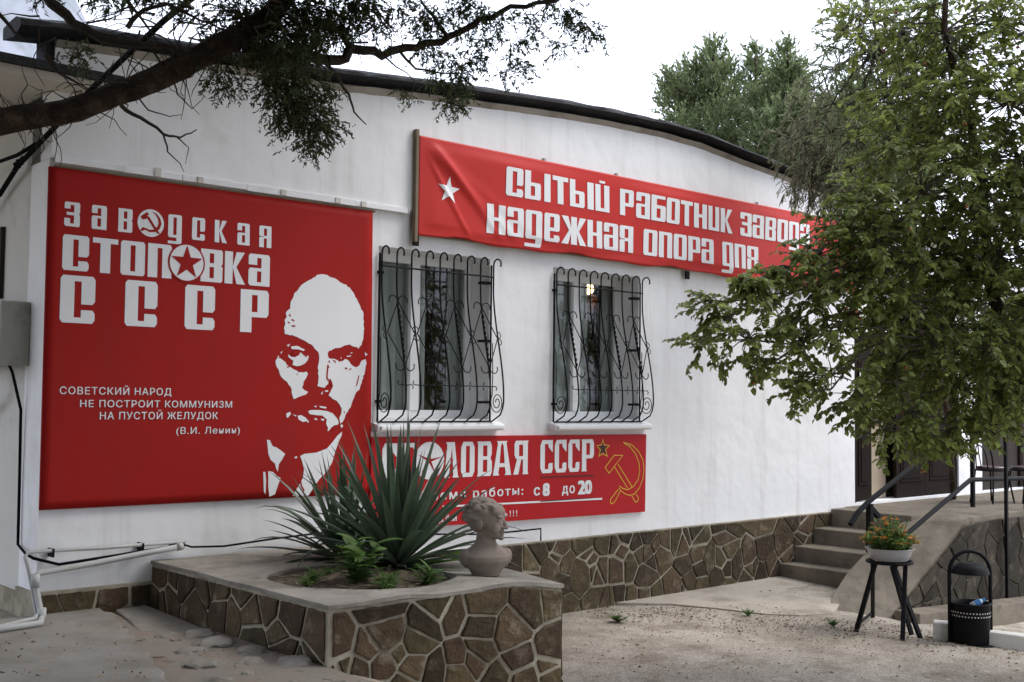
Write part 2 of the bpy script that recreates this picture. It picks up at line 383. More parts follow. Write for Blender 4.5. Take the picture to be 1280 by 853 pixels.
# ------------------------------------------------------------------ flat print: letters, emblems, outlines
S_, B_ = .36, .13
def rc(x0, y0, x1, y1, c='', k=.07):
    p = []
    p += [(x0, y0+k), (x0+k, y0)] if 'a' in c else [(x0, y0)]
    p += [(x1-k, y0), (x1, y0+k)] if 'b' in c else [(x1, y0)]
    p += [(x1, y1-k), (x1-k, y1)] if 'c' in c else [(x1, y1)]
    p += [(x0+k, y1), (x0, y1-k)] if 'd' in c else [(x0, y1)]
    return p
def glyph(ch, s=S_, b=B_):
    e = 1-s
    L = rc(0, 0, s, 1); T = rc(s, 1-b, e, 1); Bt = rc(s, 0, e, b)
    if ch == 'С': return [rc(0, 0, s, 1, 'ad'), T, Bt, rc(e, .40, 1, 1, 'bc'), rc(e, 0, 1, .28, 'bc')]
    if ch == 'Т': return [rc(0, 1-b*1.25, 1, 1), rc(.5-s/2, 0, .5+s/2, 1-b*1.25)]
    if ch == 'О': return [rc(0, 0, s, 1, 'ad'), T, Bt, rc(e, 0, 1, 1, 'bc')]
    if ch in 'ПЛ': return [rc(0, 0, s, 1), T, rc(e, 0, 1, 1, 'c')]
    if ch == 'В': return [L, T, Bt, rc(s, .46, e, .46+b), [(e, 0), (1-.06, 0), (1, .06), (1, .46), (.93, .52), (1, .58), (1, .94), (.94, 1), (e, 1)]]
    if ch == 'Р': return [L, T, rc(s, .36, e, .36+b), rc(e, .36, 1, 1, 'bc')]
    if ch == 'К': return [L, [(s, .53), (s+.18, .53), (1, 1), (e-.02, 1)], [(s, .53), (e, 0), (1.04, 0), (s+.18, .53)]]
    if ch == 'А': return [rc(e, 0, 1, 1, 'c'), T, rc(0, .66, s, 1, 'd'), rc(0, 0, s, .56, 'ad'), rc(s, .46, e, .56), Bt]
    if ch == 'Я': return [rc(e, 0, 1, 1), T, rc(0, .5, s, 1, 'ad'), rc(s, .42, e, .42+b), [(0, 0), (s, 0), (s, .47), (.05, .47), (0, .42)]]
    if ch == 'З': return [rc(0, 1-b, e, 1, 'd'), rc(0, .72, s, 1-b), rc(.14, .46, e, .46+b), rc(0, 0, e, b, 'a'), rc(0, b, s, .33), [(e, 0), (1-.06, 0), (1, .06), (1, .47), (.93, .52), (1, .57), (1, .94), (.94, 1), (e, 1)]]
    if ch == 'Д': return [rc(0, 0, s, 1, 'ad'), T, Bt, rc(e, -.27, 1, 1, 'bc'), rc(0, -.27, e, -.27+b)]
    if ch == 'Ь': return [L, rc(s, .60-b, e, .60), Bt, rc(e, 0, 1, .60, 'bc')]
    if ch == 'I': return [rc(0, 0, 1, 1)]
    if ch == 'И': return [L, Bt, rc(e, 0, 1, 1)]
    if ch == 'Й': return [L, Bt, rc(e, 0, 1, 1), rc(.30, 1.06, .70, 1.15)]
    if ch == 'Н': return [L, rc(s, .44, e, .44+b), rc(e, 0, 1, 1)]
    if ch == 'Б': return [L, rc(s, 1-b, .95, 1), rc(s, .62-b, e, .62), Bt, rc(e, 0, 1, .62, 'bc')]
    if ch == 'Е': return [rc(0, 0, s, 1, 'ad'), T, rc(s, .38, e, .38+b), Bt, rc(e, .38, 1, 1, 'bc'), rc(e, 0, 1, .24, 'bc')]
    if ch == 'Ж': return [rc(.5-s*.32, 0, .5+s*.32, 1), [(0, 1), (s*.72, 1), (.5-s*.32, .60), (.5-s*.32, .42), (.30, .5)], [(0, 0), (.30, .5), (.5-s*.32, .42), (.5-s*.32, .40), (s*.72, 0)],
                           [(1, 1), (.70, .5), (.5+s*.32, .42), (.5+s*.32, .60), (1-s*.72, 1)], [(1, 0), (1-s*.72, 0), (.5+s*.32, .40), (.5+s*.32, .42), (.70, .5)]]
    return [rc(0, 0, 1, 1)]
def glyph_slab(ch):
    """heavy slab letters with small flared feet"""
    s, b = .36, .12; e = 1-s
    fl = lambda x0, x1, y0, y1: [(x0-.05, y0), (x1+.05, y0), (x1, y0+.07), (x1, y1-.07), (x1+.05, y1), (x0-.05, y1), (x0, y1-.07), (x0, y0+.07)]
    k = .16
    if ch == 'С': return [rc(0, 0, s, 1, 'ad', k), rc(s, 1-b, e, 1), rc(s, 0, e, b), [(e, 1), (1, 1), (1, .64), (.94, .64), (e, .80)], [(e, 0), (.9, 0), (1, .1), (1, .30), (.72, .30), (e, .24)]]
    if ch == 'Т': return [[(0, .8), (.12, .88), (.88, .88), (1, .8), (1, 1), (0, 1)], [(.5-s/2-.06, 0), (.5+s/2+.06, 0), (.5+s/2, .07), (.5+s/2, .88), (.5-s/2, .88), (.5-s/2, .07)]]
    if ch == 'О': return [rc(0, 0, s, 1, 'ad', k), rc(s, 1-b, e, 1), rc(s, 0, e, b), rc(e, 0, 1, 1, 'bc', k)]
    if ch == 'Л': return [[(-.04, 0), (.36, 0), (.30, .07), (.52, .86), (.38, 1), (.06, 1), (.16, .92)], [(.52, .86), (.64, .07), (.58, 0), (1.06, 0), (.98, .07), (.72, 1), (.38, 1)]]
    if ch == 'В': return [fl(0, s, 0, 1), rc(s, 1-b, .66, 1), rc(s, .47, .66, .57), rc(s, 0, .66, b), [(.66, 0), (.9, 0), (1, .12), (1, .40), (.88, .52), (.98, .62), (.98, .88), (.88, 1), (.66, 1)]]
    if ch == 'А': return [[(-.06, 0), (.34, 0), (.27, .07), (.33, .24), (.42, .86), (.5, .95), (.5, 1), (.18, 1), (.24, .93)], [(1.06, 0), (.66, 0), (.73, .07), (.67, .24), (.58, .86), (.5, .95), (.5, 1), (.82, 1), (.76, .93)], [(.33, .24), (.67, .24), (.65, .35), (.35, .35)]]
    if ch == 'Я': return [fl(e, 1, 0, 1), [(.1, 1), (0, .9), (0, .58), (.12, .46), (.34, .46), (.34, 1)], rc(.34, 1-b, e, 1), rc(.34, .44, e, .54), [(-.08, 0), (.30, 0), (.5, .44), (.2, .46)]]
    if ch == 'Р': return [fl(0, s, 0, 1), rc(s, 1-b, .66, 1), rc(s, .40, .66, .51), [(.66, .40), (.88, .40), (1, .52), (1, .88), (.88, 1), (.66, 1)]]
    return [rc(0, 0, 1, 1)]
def star2(cx, cz, r, rot=0, inner=.39, n=5):
    return [(cx+(r if k % 2 == 0 else r*inner)*math.sin(rot+math.pi*k/n), cz+(r if k % 2 == 0 else r*inner)*math.cos(rot+math.pi*k/n)) for k in range(2*n)]
def circ2(cx, cz, r, n=40): return [(cx+r*math.cos(2*math.pi*k/n), cz+r*math.sin(2*math.pi*k/n)) for k in range(n)]
def ribbon2(pts, w, closed=False):
    """flat stroke of width w along pts, as quads that do not overlap"""
    n = len(pts); P = [Vector(p) for p in pts]; off = []
    for i in range(n):
        a = P[i-1] if (closed or i > 0) else None; b = P[(i+1) % n] if (closed or i < n-1) else None
        d1 = (P[i]-a).normalized() if a is not None else None; d2 = (b-P[i]).normalized() if b is not None else None
        d1 = d1 or d2; d2 = d2 or d1
        n1 = Vector((-d1.y, d1.x)); n2 = Vector((-d2.y, d2.x)); m = n1+n2
        m = m/max(.35, m.length_squared/2) if m.length > 1e-4 else n1
        off.append(m*(w/2))
    out = []
    for i in range(n if closed else n-1):
        j = (i+1) % n
        out.append([P[i]+off[i], P[j]+off[j], P[j]-off[j], P[i]-off[i]])
    return [[(q.x, q.y) for q in quad] for quad in out]
def flat_print(name, m, parent, polys, surf, lift, dense=0):
    """polys in (X, Z) of the sign's own face; surf(x, z) -> y of the face; lift = height of the print above it"""
    bm = bmesh.new()
    for p in polys:
        q = [p[0]]
        for a in p[1:]:
            if math.hypot(a[0]-q[-1][0], a[1]-q[-1][1]) > 1e-5: q.append(a)
        if len(q) < 3: continue
        ex = getattr(p, 'extra', 0.0); vs = [bm.verts.new((a[0], -ex, a[1])) for a in q]
        try: bm.faces.new(vs)
        except ValueError: pass
    bm.normal_update()
    bmesh.ops.triangulate(bm, faces=bm.faces, ngon_method='EAR_CLIP')
    if dense:
        xs = [v.co.x for v in bm.verts]; zs = [v.co.z for v in bm.verts]
        for ax, lo, hi in ((0, min(xs), max(xs)), (2, min(zs), max(zs))):
            t = math.ceil(lo/dense)*dense
            while t < hi:
                co = Vector((0, 0, 0)); co[ax] = t; no = Vector((0, 0, 0)); no[ax] = 1
                bmesh.ops.bisect_plane(bm, geom=bm.verts[:]+bm.edges[:]+bm.faces[:], plane_co=co, plane_no=no, dist=1e-6); t += dense
    o0 = origin_of(parent)
    for v in bm.verts: v.co.y = surf(v.co.x, v.co.z)-lift+v.co.y
    bm.normal_update()
    for f in bm.faces:
        if f.normal.y > 0: f.normal_flip()
    for v in bm.verts: v.co -= o0
    me = bpy.data.meshes.new(name); bm.to_mesh(me); bm.free(); me.materials.append(m)
    o = bpy.data.objects.new(name, me); COL.objects.link(o); o.parent = parent
    return o
def flat_words(name, m, parent, polys, surf, lift, dense=0, gap=.05):
    """one part per word (letters standing further apart than gap are parts of their own)"""
    it = sorted(polys, key=lambda p: min(a[0] for a in p)); cur = []; end = None
    for p in it:
        lo = min(a[0] for a in p); hi = max(a[0] for a in p)
        if end is not None and lo > end+gap: flat_print(name, m, parent, cur, surf, lift, dense); cur = []; end = None
        cur.append(p); end = hi if end is None else max(end, hi)
    if cur: flat_print(name, m, parent, cur, surf, lift, dense)
def place(ps, x0, x1, z0, z1): return [[(x0+(x1-x0)*u, z0+(z1-z0)*v) for u, v in p] for p in ps]
class LP(list):
    extra = 0.0
def font_polys(body, x0, x1, z0, z1, bold=.0, spacing=1.0, fit_h=True, ref=None):
    c = bpy.data.curves.new('text', 'FONT'); c.body = body; c.size = 1; c.space_character = spacing; c.resolution_u = 3
    o = bpy.data.objects.new('text', c); COL.objects.link(o)
    dg = bpy.context.evaluated_depsgraph_get(); me = o.evaluated_get(dg).to_mesh()
    vs = [(v.co.x, v.co.y) for v in me.vertices]; fs = [list(p.vertices) for p in me.polygons]
    o.evaluated_get(dg).to_mesh_clear(); bpy.data.objects.remove(o); bpy.data.curves.remove(c)
    a = min(v[0] for v in vs); b = max(v[0] for v in vs); lo = 0.0; hi = ref or max(v[1] for v in vs)
    out = []
    for k, (sx, sy) in enumerate(((-1, -.5), (1, .5), (1, -.5), (-1, .5)) if bold else ((0, 0),)):
        for f in fs:
            p = LP((x0+(vs[i][0]-a+sx*bold)/(b-a)*(x1-x0), z0+(vs[i][1]-lo+sy*bold)/(hi-lo)*(z1-z0)) for i in f); p.extra = k*.0004; out.append(p)
    return out

# ================================================================== SETTING: ground, pad, hills
def axis(lo, hi, near0, near1, step):
    xs = []; t = near0
    while t < near1: xs.append(t); t += step
    xs.append(near1); d = step
    a = near0; left = []
    while a > lo: d *= 1.5; a -= d; left.append(max(a, lo))
    d = step; b = near1; rightl = []
    while b < hi: d *= 1.5; b += d; rightl.append(min(b, hi))
    return list(reversed(left))+xs+rightl
gx = axis(-400, 400, -3.5, 13, .12); gy = axis(-400, 400, -8.2, .1, .12)
gv = []; gf = []
for y in gy:
    for x in gx:
        z = ground_z(x, y)+.012*mnoise.noise((x*1.1, y*1.1, 3))+.006*mnoise.noise((x*4.3, y*4.3, 7))
        gv.append((x, y, z))
nx = len(gx)
for j in range(len(gy)-1):
    for i in range(nx-1): gf.append((j*nx+i, j*nx+i+1, (j+1)*nx+i+1, (j+1)*nx+i))
tag(raw_mesh('ground', gv, gf, GROUND, smooth=True), kind='structure')

# concrete pad at the left corner, broken along its right edge
pad = [(-6, -.02), (.42, -.02), (.40, -.35), (.30, -.7), (.22, -1.05), (.10, -1.4), (.02, -1.75), (-.12, -2.15), (-.2, -2.6), (-.45, -3.4), (-.6, -4.2), (-6, -4.4)]
pp = []
for i in range(len(pad)):
    a = pad[i]; b = pad[(i+1) % len(pad)]; pp.append(a)
    if 0 < i < 10:
        for s in (.25, .5, .75): pp.append((a[0]+(b[0]-a[0])*s+rnd.uniform(-.03, .03), a[1]+(b[1]-a[1])*s))
mb = MB(); mb.prism(pp, lambda u, v, t: Vector((u, v, t)), .43, .555)
tag(mb.build('concrete_pad', CONC_D, bevel=.012), kind='structure')
mb = MB(); dn = 14; dv = []; df = []
for j in range(dn+1):
    for i in range(7):
        y = -.05-3.4*j/dn; x0_ = .36+.27*y if y < -.1 else .40; x = x0_+(.80-x0_)*i/6
        dv.append((x, y, ground_z(x, y)+.016+.012*mnoise.noise((x*5, y*5, 2))))
df = [(j*7+i, j*7+i+1, (j+1)*7+i+1, (j+1)*7+i) for j in range(dn) for i in range(6)]
tag(raw_mesh('dirt_strip', dv, df, RUBBLE, smooth=True), kind='structure')
# second sunken slab between the pad and the planter
p2 = [(.50, -.10), (.735, -.06), (.735, -.75), (.70, -1.0), (.48, -.98), (.36, -.80), (.44, -.45)]
mb = MB(); mb.prism(p2, lambda u, v, t: Vector((u, v, t+.03*v)), .40, .545)
tag(mb.build('broken_slab', CONC_D, bevel=.015), kind='structure')
def rock(mb, c, s, r):
    vs = []; n = 7
    for k in range(n):
        a = 2*math.pi*k/n; q = r.uniform(.7, 1.2); vs.append(c+Vector((math.cos(a)*s*q, math.sin(a)*s*q*.8, -s*.15)))
    for k in range(n):
        a = 2*math.pi*k/n; q = r.uniform(.4, .8); vs.append(c+Vector((math.cos(a)*s*q, math.sin(a)*s*q*.8, s*r.uniform(.12, .38))))
    mb.add(vs, [(k, (k+1) % n, n+(k+1) % n, n+k) for k in range(n)]+[tuple(range(n, 2*n))])
mb = MB()
for _ in range(620):
    y = rnd.uniform(-3.0, -.2); xe = .42+.27*y+.06; x = rnd.uniform(max(xe, -.3), .74)
    if y > -.95 and x > .5 and rnd.random() < .8: continue
    rock(mb, Vector((x, y, ground_z(x, y)+rnd.uniform(-.01, .012))), rnd.choice([.008, .012, .016, .022, .03, .05])*rnd.uniform(.7, 1.3), rnd)
tag(mb.build('rubble', RUBBLE), 'broken grey rubble heaped between the concrete pad and the planter', 'rubble', kind='stuff')

ap = [on_ground(700, 752), on_ground(775, 757), on_ground(840, 758), on_ground(900, 763), on_ground(955, 769), on_ground(1000, 771), on_ground(1040, 769), on_ground(1062, 741)]
ap = [(p.x, p.y) for p in ap]+[(8.34, -.05), (4.0, -.05), (4.0, -.5)]
vs = []; fs = []; mb = MB(); mb.prism(ap, lambda u, v, t: Vector((u, v, ground_z(u, v)+t+.012*smooth((v+1.2)/1.1))), -.05, .016)
tag(mb.build('apron', APRON, bevel=.006), kind='structure')
mb = MB()
for cx_, cy_, sz in ((.60, -1.15, .11), (.42, -1.05, .08), (.55, -1.45, .13), (.35, -1.55, .10), (.62, -1.75, .10), (.25, -1.9, .12), (.48, -2.0, .09), (.66, -2.15, .12), (.1, -2.3, .1)):
    bm = bmesh.new(); bmesh.ops.create_icosphere(bm, subdivisions=3, radius=1)
    for v in bm.verts:
        v.co *= 1+.35*mnoise.noise(v.co*1.6+Vector((cx_*9, cy_*7, 0)))+.12*mnoise.noise(v.co*5)
        v.co = Vector((v.co.x*sz, v.co.y*sz*.85, v.co.z*sz*.42))
    bm.verts.index_update(); z0_ = ground_z(cx_, cy_)+.004
    mb.add([v.co+Vector((cx_, cy_, z0_)) for v in bm.verts], [tuple(v.index for v in f.verts) for f in bm.faces]); bm.free()
tag(mb.build('concrete_lumps', CONC_D), 'lumps of spilt concrete lying in the rubble beside the planter', 'concrete', kind='stuff')
# far hillside seen above the eave at the left
hv = []; hf = []; hn = 40
for j in range(14):
    for i in range(hn):
        az = -30+70*i/(hn-1); ang = R(az); d = 420+45*j
        h = -8+(d*.43*smooth((31-az)/15)+35*mnoise.noise((i*.3, 0, 1)))*smooth(j/13)+14*mnoise.noise((i*.6, j*.6, 2))
        hv.append((CAM.x+d*math.sin(ang), CAM.y+d*math.cos(ang), h))
for j in range(13):
    for i in range(hn-1): hf.append((j*hn+i, j*hn+i+1, (j+1)*hn+i+1, (j+1)*hn+i))
tag(raw_mesh('hills', hv, hf, HILL, smooth=True), kind='structure')

# ================================================================== BUILDING
bld = thing('canteen_building', (5, 0, 0), 'long white plastered canteen with low gable, black felt roof edge and stone plinth', 'building')
XR = 19.0
def gable_z(x):
    pts = [(-.3, 4.47), (0, 4.505), (.7, 4.555), (1.35, 4.59), (2.2, 4.635), (3.35, 4.745), (4.72, 4.85), (5.4, 4.885), (6.25, 4.91), (6.9, 4.895), (7.7, 4.82), (8.4, 4.765), (9.05, 4.67), (12, 4.30), (19, 3.5)]
    for (a, za), (b, zb) in zip(pts, pts[1:]):
        if a <= x <= b: return za+(zb-za)*(x-a)/(b-a)
    return pts[0][1] if x < pts[0][0] else pts[-1][1]
TH = .34
W1 = (2.72, 3.95, 1.83, 3.275); W2 = (4.745, 5.962, 1.82, 3.27)
DR = (10.02, 12.72, .765, 2.905); D2 = (13.42, 16.2, .765, 2.905)
def wall_with_holes(mb, xs, holes, z0, ztop, y0, y1):
    """front wall as solid blocks between the openings, butted"""
    cuts = sorted(set(xs))
    for a, b in zip(cuts, cuts[1:]):
        hs = [h for h in holes if h[0] <= a+1e-6 and h[1] >= b-1e-6]
        spans = [(z0, None)] if not hs else [(z0, hs[0][2]), (hs[0][3], None)]
        for lo, hi in spans:
            if hi is None:
                za, zb = ztop(a), ztop(b)
            else: za = zb = hi
            mb.add([(a, y0, lo), (b, y0, lo), (b, y1, lo), (a, y1, lo), (a, y0, za), (b, y0, zb), (b, y1, zb), (a, y1, za)],
                   [(0, 3, 2, 1), (4, 5, 6, 7), (0, 1, 5, 4), (1, 2, 6, 5), (2, 3, 7, 6), (3, 0, 4, 7)])
holes = [W1, W2, DR, D2]
STEP_Z = 3.60
mb = MB(); wall_with_holes(mb, [0, W1[0], W1[1], W2[0], W2[1], DR[0], DR[1], D2[0], D2[1], XR], holes, .62, lambda x: STEP_Z, 0, TH)
def weld(mb):
    """merge the butted blocks into one clean skin"""
    bm = bmesh.new(); vs = [bm.verts.new(v) for v in mb.v]
    for f in mb.f:
        try: bm.faces.new([vs[i] for i in f])
        except ValueError: pass
    bmesh.ops.remove_doubles(bm, verts=bm.verts, dist=1e-5)
    seen = {}
    for f in bm.faces:
        k = tuple(sorted(v.index for v in f.verts)); seen.setdefault(k, []).append(f)
    bm.verts.index_update()
    seen = {}
    for f in bm.faces: seen.setdefault(frozenset(v.index for v in f.verts), []).append(f)
    kill = [f for fs in seen.values() if len(fs) > 1 for f in fs]
    bmesh.ops.delete(bm, geom=kill, context='FACES')
    bm.verts.index_update(); bm.verts.ensure_lookup_table()
    out = MB(); out.v = [v.co.copy() for v in bm.verts]; out.f = [tuple(v.index for v in f.verts) for f in bm.faces]; bm.free(); return out
weld(mb).build('front_wall', WHITE, bld)
# thicker upper coat of the gable, standing proud of the wall below it
gxs = [0, .7, 1.35, 2.2, 3.35, 4.72, 5.4, 6.25, 6.9, 7.7, 8.4, 9.05, 12, XR]
mb = MB()
for a, b in zip(gxs, gxs[1:]):
    mb.add([(a, -.035, STEP_Z+.002), (b, -.035, STEP_Z+.002), (b, .17, STEP_Z+.002), (a, .17, STEP_Z+.002), (a, -.035, gable_z(a)-.10), (b, -.035, gable_z(b)-.10), (b, .17, gable_z(b)-.10), (a, .17, gable_z(a)-.10)],
           [(0, 3, 2, 1), (4, 5, 6, 7), (0, 1, 5, 4), (1, 2, 6, 5), (2, 3, 7, 6), (3, 0, 4, 7)])
weld(mb).build('gable_wall', WHITE, bld)
# rough ledge of old trim under the upper coat
mb = MB()
x = .02
while x < 3.0:
    l = rnd.uniform(.25, .7); x2 = min(3.0, x+l)
    mb.box(x, x2-.004, -.050-rnd.uniform(0, .008), -.034, STEP_Z-.028-rnd.uniform(0, .006), STEP_Z+.012+rnd.uniform(0, .01)); x = x2
mb.build('wall_ledge', WHITE2, bld, bevel=.004)
# side, back and far walls; closed roof
mb = MB(); mb.box(0, TH, TH+.001, 9, .62, 3.95); mb.build('side_wall', SHADED_WALL, bld)
mb = MB(); mb.box(XR-TH, XR, TH+.001, 9, .3, 3.4); mb.box(TH, XR-TH, 8.7, 9, .3, 3.4); mb.build('rear_wall', WHITE2, bld)
mb = MB()
rx = gxs
for a, b in zip(rx, rx[1:]):
    za, zb = gable_z(a), gable_z(b)
    mb.add([(a, .171, za-.52), (b, .171, zb-.52), (b, 9.2, zb-.52), (a, 9.2, za-.52), (a, .171, za-.42), (b, .171, zb-.42), (b, 9.2, zb-.42), (a, 9.2, za-.42)],
           [(0, 3, 2, 1), (4, 5, 6, 7), (0, 1, 5, 4), (1, 2, 6, 5), (2, 3, 7, 6), (3, 0, 4, 7)])
weld(mb).build('roof', FELT, bld)
# lumpy rolled felt along the gable edge
rr = random.Random(3); mb = MB(); n = 90; rows = []
xs = [-.30+(XR+.3)*k/n if k > 60 else -.30+(12.3)*k/60*1.0 for k in range(61)]
xs = [-.27+.11*k for k in range(int(12.6/.11))]+[13.5, 15, 17, XR]
vs = []; fs = []
for i, x in enumerate(xs):
    z = gable_z(x); w = .014*mnoise.noise((x*3, 0, 0)); w2 = .016*mnoise.noise((x*7, 5, 0)); thick = (.075 if x < 6.2 else .062)+.03*smooth((.2-x)/.5)
    prof = [(-.125+w, -thick+.03+w2), (-.155+w2, -thick*.5), (-.145+w, -.01+w2), (-.06, .03+w), (.08, .015+w2), (.19, .0), (.19, -.08), (-.036, -thick+.005+w)]
    vs += [(x, y, z+dz) for y, dz in prof]
m8 = 8
for i in range(len(xs)-1):
    for k in range(m8): fs.append((i*m8+k, i*m8+(k+1) % m8, (i+1)*m8+(k+1) % m8, (i+1)*m8+k))
fs.append(tuple(range(m8))); fs.append(tuple((len(xs)-1)*m8+k for k in reversed(range(m8))))
MB().add(vs, fs).build('roof_edge', FELT, bld)
# whitewashed mortar bed just under the felt
vs = []; fs = []
for i, x in enumerate(xs):
    if x < .0: x = .0
    z = gable_z(x); w = .012*mnoise.noise((x*4, 9, 0))
    vs += [(x, -.075+w*.5, z-.105+w), (x, -.036, z-.15-abs(w)), (x, -.034, z-.09)]
for i in range(len(xs)-1):
    for k in range(3): fs.append((i*3+k, i*3+(k+1) % 3, (i+1)*3+(k+1) % 3, (i+1)*3+k))
MB().add(vs, fs).build('verge_mortar', CONC, bld)
# flat eave slab over the left side
mb = MB(); mb.box(-2.6, .36, -.27, -.036, 4.06, 4.115); mb.box(-2.6, -.001, -.0355, 6, 4.06, 4.115); mb.build('eave_slab', SOFFIT, bld)
mb = MB(); mb.box(-2.65, .38, -.30, -.037, 4.117, 4.175); mb.box(-2.65, -.002, -.0365, 6, 4.117, 4.175); mb.build('eave_felt', FELT, bld)
mb = MB(); mb.box(-.055, -.001, -.02, .165, 4.178, gable_z(0)-.06); mb.build('parapet_edge', FELT, bld)

# stone plinth under the front wall and round the corner
PL = -.045
mb = MB(); mb.box(-.02, 9.45, PL, TH, -.1, .695); mb.box(-.02, TH, TH+.001, 6, .2, .66)
plinth = mb.build('plinth', MORTAR, bld)
stone_facing('stone_facing', plinth, STONE, [(2.45, -.02), (9.4, -.02), (9.4, .69), (2.45, .69)], lambda u, v, t: Vector((u, PL-t, v)), 120, 11, gap=.036)
stone_facing('stone_facing', plinth, STONE, [(0, .40), (.80, .40), (.80, .68), (0, .68)], lambda u, v, t: Vector((u, PL-t, v)), 5, 5, gap=.04)
# windows
def window(w, split, cur):
    x0, x1, z0, z1 = w; fy = .255; t = .055; d = .06
    mb = MB(); mid = x0+(x1-x0)*split
    mb.box(x0+.001, x0+t, fy, fy+d, z0+.001, z1-.001); mb.box(x1-t-.02, x1-.001, fy, fy+d, z0+.001, z1-.001)
    mb.box(x0+t, x1-t-.02, fy, fy+d, z0+.001, z0+t+.02); mb.box(x0+t, x1-t-.02, fy, fy+d, z1-t-.03, z1-.001)
    mb.box(mid-.05, mid+.05, fy-.012, fy+d, z0+t+.02, z1-t-.03)
    f = mb.build('window', PVC, bld, bevel=.004)
    MB().box(x0+t, mid-.05, fy+.028, fy+.034, z0+t+.02, z1-t-.03).build('pane', GLASS, f)
    MB().box(mid+.05, x1-t-.02, fy+.028, fy+.034, z0+t+.02, z1-t-.03).build('pane', GLASS, f)
    sb = MB(); sb.add([(x0-.05, -.10, z0-.10), (x1+.11, -.10, z0-.10), (x1+.11, .0-.001, z0-.10), (x0-.05, -.001, z0-.10), (x0-.05, -.10, z0-.045), (x1+.11, -.10, z0-.045), (x1+.11, -.001, z0-.02), (x0-.05, -.001, z0-.02)],
                      [(0, 3, 2, 1), (4, 5, 6, 7), (0, 1, 5, 4), (1, 2, 6, 5), (2, 3, 7, 6), (3, 0, 4, 7)])
    sb.box(x0-.03, x1+.09, -.125, -.101, z0-.088, z0-.052)
    sb.build('sill', WHITE2, f, bevel=.008)
    return mid
m1 = window(W1, .47, None); m2 = window(W2, .47, None)
# interior room seen through the glass
MB().box(TH+.01, 9.7, 4.0, 4.1, .7, 3.55).build('partition_wall', ROOM, bld)
MB().box(TH+.01, 9.7, TH+.01, 4.0, .60, .70).build('room_floor', ROOM, bld)
MB().box(TH+.01, 9.7, TH+.01, 4.0, 3.56, 3.6).build('room_ceiling', DARKIN, bld)
MB().box(9.6, 9.7, TH+.01, 4.0, .7, 3.55).build('partition_wall', ROOM, bld)

# entrance: dark leaf, open gap with a beige panel, dark panelled door
mb = MB(); x0, x1, z0, z1 = DR
mb.box(x0+.001, x0+.06, .02, .12, z0, z1-.001); mb.box(x1-.06, x1-.001, .02, .12, z0, z1-.001); mb.box(x0+.06, x1-.06, .02, .12, z1-.07, z1-.001)
mb.build('door_frame', DOOR, bld, bevel=.004)
def door_leaf(xa, xb, y, parent, name='door'):
    mb = MB(); mb.box(xa, xb, y, y+.045, z0+.015, z1-.075)
    w = xb-xa
    for (pa, pb) in ((.10, .42), (.50, .92)):
        zz0 = z0+(z1-z0-.1)*pa; zz1 = z0+(z1-z0-.1)*pb
        for q in ((xa+.10, xb-.10),):
            mb.box(q[0], q[1], y-.010, y-.001, zz0, zz1); mb.box(q[0]+.05, q[1]-.05, y-.018, y-.011, zz0+.05, zz1-.05)
    return mb.build(name, DOOR, parent, bevel=.004)
d1 = door_leaf(x0+.062, 10.50, .05, bld)
MB().box(10.502, 11.10, .20, .24, z0+.01, z1-.08).build('beige_panel', BEIGE, bld)
d2 = door_leaf(11.11, 11.88, .05, bld); d3 = door_leaf(11.885, x1-.062, .05, bld)
hb = MB(); hb.tube([(11.16, .03, 1.75), (11.16, -.02, 1.75), (11.28, -.02, 1.75)], .011, 8); hb.build('handle', IRON, d2)
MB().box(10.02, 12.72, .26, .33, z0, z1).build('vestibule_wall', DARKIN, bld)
MB().box(9.98, 12.76, -.05, -.001, z1+.01, z1+.05).build('door_lintel', WHITE2, bld)
x0, x1, z0, z1 = D2
mb = MB(); mb.box(x0+.001, x0+.07, .02, .12, z0, z1-.001); mb.box(x1-.07, x1-.001, .02, .12, z0, z1-.001); mb.box(x0+.07, x1-.07, .02, .12, z1-.08, z1-.001); mb.box(14.7, 14.8, .02, .12, z0, z1-.08)
f2 = mb.build('window', DOOR, bld, bevel=.004)
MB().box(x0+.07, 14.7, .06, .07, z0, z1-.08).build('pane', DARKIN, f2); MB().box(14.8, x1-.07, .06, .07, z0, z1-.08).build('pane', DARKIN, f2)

# curtains and lamp inside
def curtain(xa, xb, y, z0, z1, label):
    n = int((xb-xa)/.018); vs = []; fs = []
    for i in range(n+1):
        x = xa+(xb-xa)*i/n; dy = .018*math.sin(i*1.05)+.012*math.sin(i*.37+1)
        vs += [(x, y+dy, z0), (x+.004*math.sin(i*.6), y+dy*.7, z1)]
    for i in range(n): fs.append((2*i, 2*i+2, 2*i+3, 2*i+1))
    tag(raw_mesh('curtain', vs, fs, CURTAIN, smooth=True, origin=(xa, y, z0)), label, 'curtain')
def cx_at(px, y): return on_y(px, 420, y).x
curtain(cx_at(468, .36), cx_at(531, .36), .36, 1.75, 3.4, 'grey net curtain across the left sash of the window next to the big billboard')
curtain(cx_at(559, .36), cx_at(606, .36), .36, 1.75, 3.4, 'grey net curtain half open in the right sash of the window by the billboard')
curtain(cx_at(686, .36), cx_at(732, .36), .36, 1.75, 3.4, 'grey curtain across the left sash of the window with the lit lamp')
curtain(cx_at(751, .36), cx_at(790, .36), .36, 1.75, 3.4, 'grey curtain drawn half open beside the lit lamp in the right sash')
lp = on_y(735.5, 361, .75)
lamp = thing('ceiling_lamp', (lp.x, lp.y, lp.z-.06), 'small lit lamp glowing behind the window glass', 'lamp')
mb = MB(); mb.lathe([(.005, -.062), (.045, -.045), (.062, 0), (.045, .04), (.012, .055)], lp, 14); mb.build('bulb', BULB, lamp, smooth=True)
